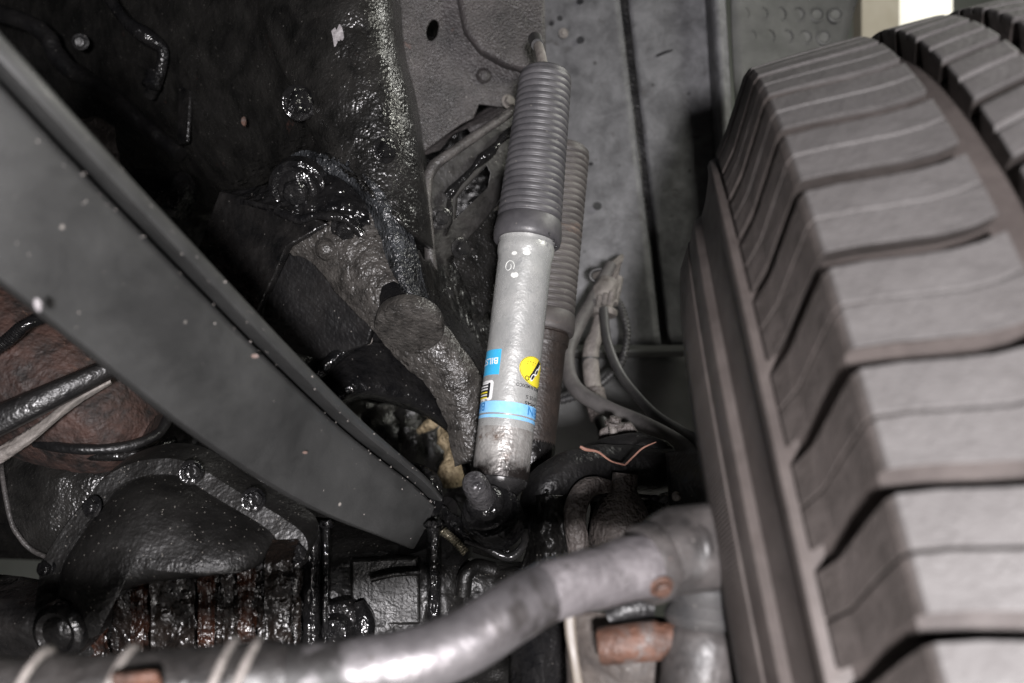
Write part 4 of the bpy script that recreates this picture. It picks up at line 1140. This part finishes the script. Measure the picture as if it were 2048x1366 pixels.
def knuckle():
    root = thing('steering_knuckle', 'black cast steering knuckle with a dusty ball joint inside the wheel', 'knuckle', P(1200, 1130, 0.9))
    build('upper_arm', tube(pts((1085, 1060, 0.89), (1092, 990, 0.89), (1130, 955, 0.90), (1200, 940, 0.92), (1270, 940, 0.93), (1345, 940, 0.94)), [0.022, 0.022, 0.0225, 0.0225, 0.0225, 0.019], 28, 8, 0.002), 'blackpaint', root)
    rows = [pts((1050, 1000, 0.90), (1075, 990, 0.868), (1110, 990, 0.862), (1148, 990, 0.89)), pts((1050, 1050, 0.885), (1078, 1050, 0.858), (1112, 1050, 0.855), (1150, 1050, 0.885)), pts((1052, 1100, 0.88), (1080, 1100, 0.856), (1114, 1100, 0.852), (1152, 1100, 0.88)), pts((1020, 1180, 0.87), (1060, 1180, 0.855), (1110, 1180, 0.85), (1160, 1180, 0.87))]
    build('yoke', loft(rows, 20, 20, 0.005, 60, (0.0010, 170, 1.0)), 'covergrease', root, solid=0.008)
    build('c_arm', tube(pts((1218, 972, 0.87), (1180, 974, 0.865), (1156, 1000, 0.86), (1150, 1040, 0.86), (1156, 1085, 0.86), (1170, 1130, 0.86)), [0.006, 0.009, 0.010, 0.010, 0.010, 0.012], 18, 8, 0.001), 'dustbrown', root)
    c = P(1236, 1090, 0.868)
    build('ball_joint', lathe(c, dirc(0.12, 1, -0.15), [(-0.006, 0.001), (-0.006, 0.019), (-0.003, 0.0245), (0.004, 0.0262), (0.016, 0.0262), (0.030, 0.0240), (0.040, 0.018), (0.048, 0.012), (0.062, 0.011)], 40), 'dustbrown', root)
    build('dark_web', loft([pts((1180, 965, 0.92), (1260, 985, 0.90), (1350, 990, 0.88), (1470, 980, 0.84)), pts((1180, 1030, 0.92), (1270, 1030, 0.91), (1360, 1030, 0.87), (1470, 1040, 0.83)), pts((1170, 1130, 0.92), (1270, 1120, 0.91), (1360, 1120, 0.87), (1470, 1130, 0.83))], 6, 6, 0.006, 40), 'grease', root, solid=0.01)
    build('hub_shell', loft([pts((1330, 905, 0.90), (1390, 900, 0.86), (1480, 890, 0.82)), pts((1335, 960, 0.87), (1395, 960, 0.83), (1480, 960, 0.79)), pts((1340, 1060, 0.87), (1400, 1060, 0.83), (1480, 1060, 0.79))], 6, 6, 0.004, 40), 'blackpaint', root, solid=0.01)
    build('grease_tip', lathe(P(1352, 992, 0.84), dirc(0, 0, 1), [(0, 0.004), (0.003, 0.004), (0.005, 0.002)], 12), 'dust', root)
    build('end_stub', tube(pts((1180, 930, 0.95), (1250, 905, 0.95), (1316, 912, 0.95), (1334, 950, 0.945)), [0.02, 0.018, 0.016, 0.014], 20, 6, 0.002), 'blackpaint', root)
knuckle()

# ================================================================== HOSES BEHIND THE SHOCKS
def hoses():
    h1 = build('brake_hose', tube(pts((1222, 530, 1.30), (1190, 590, 1.27), (1152, 660, 1.23), (1134, 716, 1.19), (1150, 775, 1.15), (1210, 815, 1.12), (1290, 850, 1.08), (1360, 890, 1.03), (1395, 930, 0.98)), [0.008, 0.0085, 0.009, 0.0092, 0.0092, 0.0092, 0.0092, 0.0095, 0.011], 20, 10), 'hose')
    single(h1, 'thick grey rubber brake hose swooping past the shock toward the hub', 'hose')
    r2 = thing('short_hose', 'short dusty hose with dark bands hanging from the hose bracket', 'hose', P(1190, 850, 1.2))
    build('hose', tube(pts((1203, 628, 1.27), (1194, 665, 1.26), (1182, 700, 1.25), (1183, 750, 1.24), (1190, 790, 1.23)), [0.0085, 0.0095, 0.0105, 0.0105, 0.0100], 20, 8), 'dust', r2)
    build('band', tube(pts((1181, 715, 1.247), (1181, 728, 1.246)), 0.0112, 20, 3), 'hosedark', r2)
    build('ferrule', tube(pts((1189, 780, 1.23), (1194, 812, 1.22), (1200, 838, 1.21)), [0.0125, 0.0135, 0.012], 16, 3), 'dustbrown', r2)
    build('tail_hose', tube(pts((1200, 836, 1.21), (1208, 860, 1.19), (1214, 900, 1.16)), 0.008, 14, 5), 'hosedark', r2)
    h3 = build('sensor_cable', tube(pts((1207, 618, 1.25), (1214, 680, 1.22), (1234, 735, 1.19), (1262, 778, 1.16), (1310, 830, 1.11), (1362, 868, 1.06), (1420, 900, 1.0)), [0.006, 0.0058, 0.0056, 0.0056, 0.0062, 0.0085, 0.0095], 16, 9), 'hosedark')
    single(h3, 'thin black sensor cable dropping from the grommet to the hub', 'cable')
    rng = lambda i, n, r: r * (1.0 if i % 4 < 2 else 0.80)
    h4 = build('corrugated_conduit', tube(pts((1226, 590, 1.30), (1244, 620, 1.29), (1254, 670, 1.28), (1244, 722, 1.27), (1222, 750, 1.27), (1180, 782, 1.27), (1120, 802, 1.27)), [0.0055] * 7, 14, 26, rings=rng), 'hosedark')
    single(h4, 'black corrugated conduit looping behind the sensor cable', 'conduit')
    r5 = thing('hose_bracket', 'dusty hose bracket with clips and a flanged grommet on the fender panel', 'bracket', P(1212, 640, 1.28))
    build('clip_body', tube(pts((1218, 566, 1.28), (1208, 590, 1.27), (1203, 612, 1.265)), [0.014, 0.0165, 0.012], 12, 5, 0.003), 'dust', r5)
    build('grommet', lathe(P(1206, 627, 1.265), dirc(0.1, 1, -0.25), [(-0.003, 0.006), (-0.003, 0.0165), (0.0, 0.0185), (0.004, 0.0185), (0.006, 0.015), (0.012, 0.009)], 28), 'dust', r5)
    build('clip_arm', tube(pts((1190, 552, 1.31), (1214, 545, 1.30), (1236, 522, 1.31), (1244, 512, 1.32)), [0.006, 0.008, 0.006, 0.003], 8, 6), 'dust', r5)
    build('clip_stud', tube(pts((1215, 590, 1.28), (1226, 560, 1.29), (1238, 520, 1.31)), [0.006, 0.006, 0.004], 12, 5), 'dustbrown', r5)
    build('clip_finger', tube(pts((1223, 606, 1.272), (1232, 578, 1.28), (1238, 556, 1.29)), [0.009, 0.007, 0.006], 10, 5), 'dust', r5)
    build('clip_ring', tube([P(1198 + 18 * math.cos(t), 551 - 13 * math.sin(t), 1.30) for t in [k * math.pi / 6 for k in range(12)]], 0.0028, 10, 4), 'hosedark', r5)
    for i in range(3):
        build('clip_tooth', tube(pts((1196 + i * 12, 612 - i * 4, 1.255), (1200 + i * 12, 590 - i * 4, 1.25)), 0.0032, 8, 3), 'dust', r5)
    r6 = thing('wheel_sensor', 'brown dusty sensor clamp with a small screw above a round housing', 'sensor', P(1240, 900, 1.0))
    out = pts((1198, 862, 1.0), (1218, 850, 0.995), (1262, 846, 0.995), (1276, 866, 0.995), (1278, 880, 0.995), (1236, 888, 0.995), (1206, 900, 1.0), (1196, 886, 1.0))
    build('clamp', plate(out, 0.014), 'dustbrown', r6, bevel=0.002)
    build('screw', tube(pts((1228, 880, 0.99), (1227, 862, 0.985), (1226, 850, 0.99)), 0.0046, 14, 8, rings=lambda i, n, r: r * (1.0 if i % 2 else 0.86)), 'dust', r6)
    build('cap', lathe(P(1228, 850, 0.992), dirc(0.2, 1, 0.2), [(0, 0.004), (0, 0.010), (0.003, 0.010), (0.004, 0.006), (0.008, 0.006), (0.009, 0.002)], 18), 'dustbrown', r6)
    build('housing', lathe(P(1258, 918, 1.0), dirc(-0.4, 0.6, 0.6), [(-0.02, 0.010), (-0.012, 0.026), (0, 0.030), (0.008, 0.026), (0.013, 0.012), (0.014, 0.001)], 30), 'blackpaint', r6)
    tw = build('twig', join(tube(pts((1160, 893, 0.85), (1172, 899, 0.85), (1196, 904, 0.852), (1222, 922, 0.856), (1250, 930, 0.86)), [0.0008, 0.0011, 0.0010, 0.0009, 0.0006], 8, 8, 0.0008),
                            tube(pts((1250, 930, 0.86), (1268, 912, 0.862), (1286, 896, 0.864), (1312, 884, 0.866)), [0.0006, 0.0008, 0.0008, 0.0004], 8, 8, 0.0006)), 'twig')
    single(tw, 'bent reddish twig caught on the axle casting', 'twig')
hoses()

# ================================================================== LEFT: EXHAUST, BAR, CONDUIT BEHIND THE ARM
def left_side():
    r = thing('exhaust_pipe', 'heat-browned round exhaust section beneath the grey radius arm', 'exhaust', P(160, 900, 0.98))
    build('pipe', tube(pts((-240, 590, 1.00), (-60, 680, 1.0), (100, 770, 0.99), (230, 850, 0.98), (300, 880, 0.98)), [0.082, 0.082, 0.078, 0.060, 0.030], 44, 10, 0.002), 'brownpipe', r)
    build('end_seam', tube(pts((70, 885, 0.93), (150, 898, 0.92), (240, 896, 0.93), (310, 872, 0.95), (340, 830, 0.98)), [0.005] * 5, 12, 8, 0.001), 'blackpaint', r)
    b = thing('steering_damper', 'black flat bar with a pale sanded edge strip across the brown pipe', 'bar', P(60, 800, 0.86))
    rows = [pts((-80, 838, 0.84), (80, 772, 0.85), (250, 700, 0.88)), pts((-80, 850, 0.825), (80, 782, 0.835), (250, 708, 0.865)), pts((-80, 905, 0.825), (80, 825, 0.835), (250, 735, 0.865)), pts((-80, 915, 0.84), (80, 834, 0.85), (250, 744, 0.88))]
    build('bar', loft(rows, 6, 5), 'blackpaint', b, solid=0.008)
    build('edge_strip', loft([pts((-60, 925, 0.86), (60, 856, 0.86), (150, 790, 0.87), (220, 758, 0.88)), pts((-50, 938, 0.855), (62, 876, 0.855), (145, 806, 0.865), (222, 764, 0.88)), pts((-40, 954, 0.86), (56, 892, 0.86), (140, 822, 0.87), (224, 768, 0.885))], 6, 5, 0.001), 'dust', b, solid=0.004)
    c = build('corrugated_conduit', tube(pts((-60, 730, 0.88), (10, 684, 0.88), (50, 650, 0.88), (90, 632, 0.89)), [0.0062] * 4, 14, 44, rings=lambda i, n, r_: r_ * (1.0 if i % 4 < 2 else 0.82)), 'shine')
    single(c, 'shiny black corrugated conduit lying on the brown pipe', 'conduit')
    d = thing('brake_shield', 'black bent sheet shield with a pale lower edge beside the differential cover', 'shield', P(60, 1060, 0.95))
    rows = [pts((-40, 890, 1.0), (40, 900, 0.97), (140, 915, 0.96), (260, 920, 0.97), (380, 910, 1.0)), pts((0, 915, 0.98), (60, 930, 0.955), (150, 945, 0.945), (260, 945, 0.955), (380, 930, 0.99)), pts((6, 960, 0.96), (70, 965, 0.945), (150, 990, 0.94), (250, 1000, 0.95), (370, 980, 0.98)), pts((22, 1040, 0.95), (80, 1050, 0.94), (150, 1070, 0.94), (240, 1080, 0.95), (350, 1080, 0.98)), pts((62, 1098, 0.95), (90, 1112, 0.945), (150, 1120, 0.945), (230, 1130, 0.95), (340, 1130, 0.98))]
    build('sheet', loft(rows, 6, 6, 0.003, 30), 'undercoat', d, solid=0.003)
    build('rolled_edge', tube(pts((2, 918, 0.975), (6, 962, 0.957), (22, 1042, 0.947), (42, 1078, 0.945), (64, 1100, 0.945), (92, 1114, 0.942)), 0.0024, 10, 8), 'dustedge', d)
    build('upper_lip', tube(pts((40, 895, 0.955), (110, 905, 0.94), (200, 912, 0.935), (290, 905, 0.94), (350, 880, 0.96)), 0.005, 12, 8, 0.001), 'grease', d)
left_side()

# ================================================================== TIE ROD AND ITS JOINT
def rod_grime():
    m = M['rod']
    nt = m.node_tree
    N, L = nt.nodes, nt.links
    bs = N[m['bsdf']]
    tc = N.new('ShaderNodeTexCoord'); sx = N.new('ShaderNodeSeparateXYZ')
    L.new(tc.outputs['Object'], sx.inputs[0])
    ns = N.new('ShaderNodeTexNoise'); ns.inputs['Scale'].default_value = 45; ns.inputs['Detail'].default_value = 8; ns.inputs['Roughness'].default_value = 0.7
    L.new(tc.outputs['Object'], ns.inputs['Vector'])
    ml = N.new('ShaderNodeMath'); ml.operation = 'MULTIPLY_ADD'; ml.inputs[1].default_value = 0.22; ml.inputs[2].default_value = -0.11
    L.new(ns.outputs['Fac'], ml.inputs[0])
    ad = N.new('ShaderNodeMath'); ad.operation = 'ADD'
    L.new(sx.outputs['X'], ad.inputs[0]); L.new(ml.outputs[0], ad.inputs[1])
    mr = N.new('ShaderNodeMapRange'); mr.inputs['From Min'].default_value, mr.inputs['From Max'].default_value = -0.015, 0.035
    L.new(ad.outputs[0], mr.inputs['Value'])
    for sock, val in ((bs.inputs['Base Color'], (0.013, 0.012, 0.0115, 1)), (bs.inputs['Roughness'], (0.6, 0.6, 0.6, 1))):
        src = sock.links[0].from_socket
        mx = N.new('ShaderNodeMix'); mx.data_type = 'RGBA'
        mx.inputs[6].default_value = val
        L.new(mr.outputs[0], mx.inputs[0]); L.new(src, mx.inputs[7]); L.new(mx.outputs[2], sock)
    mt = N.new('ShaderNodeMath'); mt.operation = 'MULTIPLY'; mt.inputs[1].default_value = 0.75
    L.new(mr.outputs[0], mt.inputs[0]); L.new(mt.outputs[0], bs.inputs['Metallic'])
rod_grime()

def tie_rod():
    root = thing('tie_rod', 'bent steel tie rod with a bright worn bend crossing below the axle', 'tie rod', P(700, 1340, 0.46))
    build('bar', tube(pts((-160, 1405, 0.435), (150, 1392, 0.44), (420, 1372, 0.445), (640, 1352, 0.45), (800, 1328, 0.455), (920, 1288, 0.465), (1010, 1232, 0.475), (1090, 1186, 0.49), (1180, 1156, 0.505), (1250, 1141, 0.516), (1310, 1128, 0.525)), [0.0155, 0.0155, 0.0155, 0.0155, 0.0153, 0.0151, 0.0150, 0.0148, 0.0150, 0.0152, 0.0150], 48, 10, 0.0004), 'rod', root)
    build('dusty_end', tube(pts((1086, 1188, 0.4885), (1130, 1171, 0.496), (1180, 1156, 0.5045), (1250, 1141, 0.5155), (1308, 1128, 0.5245)), [0.0146, 0.0154, 0.0158, 0.0164, 0.0172], 44, 14, 0.0012), 'rodpale', root)
    build('sleeve', tube(pts((-170, 1402, 0.434), (150, 1390, 0.439), (420, 1370, 0.444), (540, 1358, 0.4465), (580, 1356, 0.447)), [0.0172, 0.0172, 0.0172, 0.0168, 0.0150], 40, 14, 0.0012), 'roddark', root)
    for x, d in ((60, 0.437), (235, 0.441), (440, 0.4445), (488, 0.4455)):
        y = 1388 if x < 200 else (1382 if x < 300 else 1366)
        c = P(x, y, d)
        ring = [c + (UPV * math.cos(t) + TOCAM * math.sin(t)) * 0.0182 + RTV * (0.006 * math.cos(t)) for t in [k * math.pi / 10 for k in range(-3, 14)]]
        build('clamp_band', tube(ring, 0.0022, 10, 3, 0.0004), 'dust', root)
    build('clamp_tab', plate(pts((215, 1342, 0.418), (318, 1336, 0.418), (312, 1352, 0.414), (222, 1362, 0.414)), 0.012), 'rust', root, bevel=0.002)
    # joint at the wheel end
    c = P(1392, 1098, 0.545)
    build('ball_housing', tube(pts((1306, 1124, 0.528), (1345, 1108, 0.536), (1400, 1098, 0.545), (1470, 1100, 0.562)), [0.0185, 0.0225, 0.0250, 0.022], 36, 10, 0.003), 'joint', root)
    ax = dirc(0.08, 1, -0.1)
    build('dust_boot', lathe(P(1408, 1252, 0.55), ax, [(0, 0.019), (0.002, 0.0215), (0.006, 0.0225), (0.010, 0.0205), (0.0125, 0.0195), (0.015, 0.021), (0.021, 0.0225), (0.026, 0.020), (0.028, 0.018), (0.034, 0.019)], 40), 'hosedark', root)
    build('stud_taper', lathe(P(1400, 1390, 0.55), ax, [(-0.02, 0.0225), (0.0, 0.0225), (0.030, 0.0220), (0.036, 0.0205), (0.039, 0.017)], 36), 'joint', root)
    jd = (P(1400, 1092, 0.548) - P(1302, 1120, 0.532)).normalized()
    build('clamp_collar', lathe(P(1304, 1126, 0.527) - jd * 0.007, jd, [(0, 0.0165), (0.0008, 0.0205), (0.003, 0.0212), (0.009, 0.0214), (0.0112, 0.0206), (0.012, 0.0170)], 40), 'joint', root)
    bolt(root, P(1322, 1172, 0.506), dirc(0.2, -0.5, 0.8), 0.0042, 'rust', 'pinch_bolt')
    build('casting_ridge', tube(pts((1372, 1042, 0.545), (1400, 1060, 0.528), (1412, 1100, 0.522), (1404, 1150, 0.528), (1390, 1176, 0.54)), [0.003, 0.0046, 0.005, 0.0046, 0.003], 12, 8, 0.0015), 'joint', root)
    build('grease_nipple', lathe(P(1384, 1122, 0.522), dirc(0, 0, 1), [(0, 0.003), (0.002, 0.0028), (0.004, 0.0012)], 12), 'rust', root)
    return root
tie_rod()

def arm_block():
    root = thing('steering_lever', 'dusty brown steering lever with a rusty bolt below the tie rod joint', 'steering arm', P(1240, 1366, 0.58))
    rows = [pts((1130, 1220, 0.60), (1200, 1225, 0.590), (1280, 1230, 0.585), (1340, 1235, 0.585)), pts((1132, 1290, 0.595), (1200, 1290, 0.583), (1280, 1290, 0.578), (1345, 1290, 0.58)), pts((1136, 1420, 0.595), (1200, 1420, 0.583), (1280, 1420, 0.578), (1350, 1420, 0.58))]
    build('arm', loft(rows, 6, 6, 0.002, 40), 'joint2', root, solid=0.02)
    ax = dirc(1, 0.14, 0.1)
    build('rusty_bolt', lathe(P(1204, 1292, 0.555), ax, [(-0.002, 0.001), (-0.002, 0.0095), (0.0, 0.0106), (0.031, 0.0112), (0.034, 0.0090), (0.05, 0.0090)], 28), 'rust', root)
    build('dark_slot', tube(pts((1216, 1236, 0.572), (1262, 1216, 0.572), (1306, 1216, 0.572)), [0.007, 0.0085, 0.007], 14, 6), 'blackpaint', root)
    cs = build('cable_tie', loft([pts((1126, 1190, 0.592), (1148, 1190, 0.592)), pts((1130, 1262, 0.588), (1152, 1262, 0.588)), pts((1140, 1320, 0.585), (1158, 1320, 0.585)), pts((1152, 1400, 0.585), (1172, 1400, 0.585))], 3, 8), 'cream', solid=0.002)
    single(cs, 'cream plastic strap hanging below the tie rod bend', 'strap')
    w2 = build('wet_casting', loft([pts((1040, 1240, 0.70), (1085, 1250, 0.675), (1135, 1240, 0.70)), pts((1042, 1300, 0.69), (1088, 1300, 0.67), (1135, 1300, 0.69)), pts((1042, 1420, 0.69), (1088, 1420, 0.67), (1135, 1420, 0.69))], 6, 6, 0.004, 60), 'shine', solid=0.01)
    single(w2, 'wet black vertical casting beneath the tie rod bend', 'casting')
M['joint2'] = mat('dusty_brown_arm', (0.026, 0.021, 0.0185), (0.066, 0.055, 0.048), (0.5, 0.75), s1=44, speck=0.08, bump=((160, 0.5, 0.002),))
arm_block()

# ================================================================== outside, past the wheel
pst = build('cream_post', box(P(1752, -60, 2.4), RTV * 0.045, UPV * 0.55, FWV * 0.03), 'wood', smooth=False)
single(pst, 'cream painted post beyond the top of the tyre', 'post')
ww = build('wall_side', plate(pts((1725, -300, 2.9), (1905, -300, 2.9), (1905, 300, 2.9), (1725, 300, 2.9)), 0.05), 'whitewall', smooth=False)
ww['kind'] = 'structure'
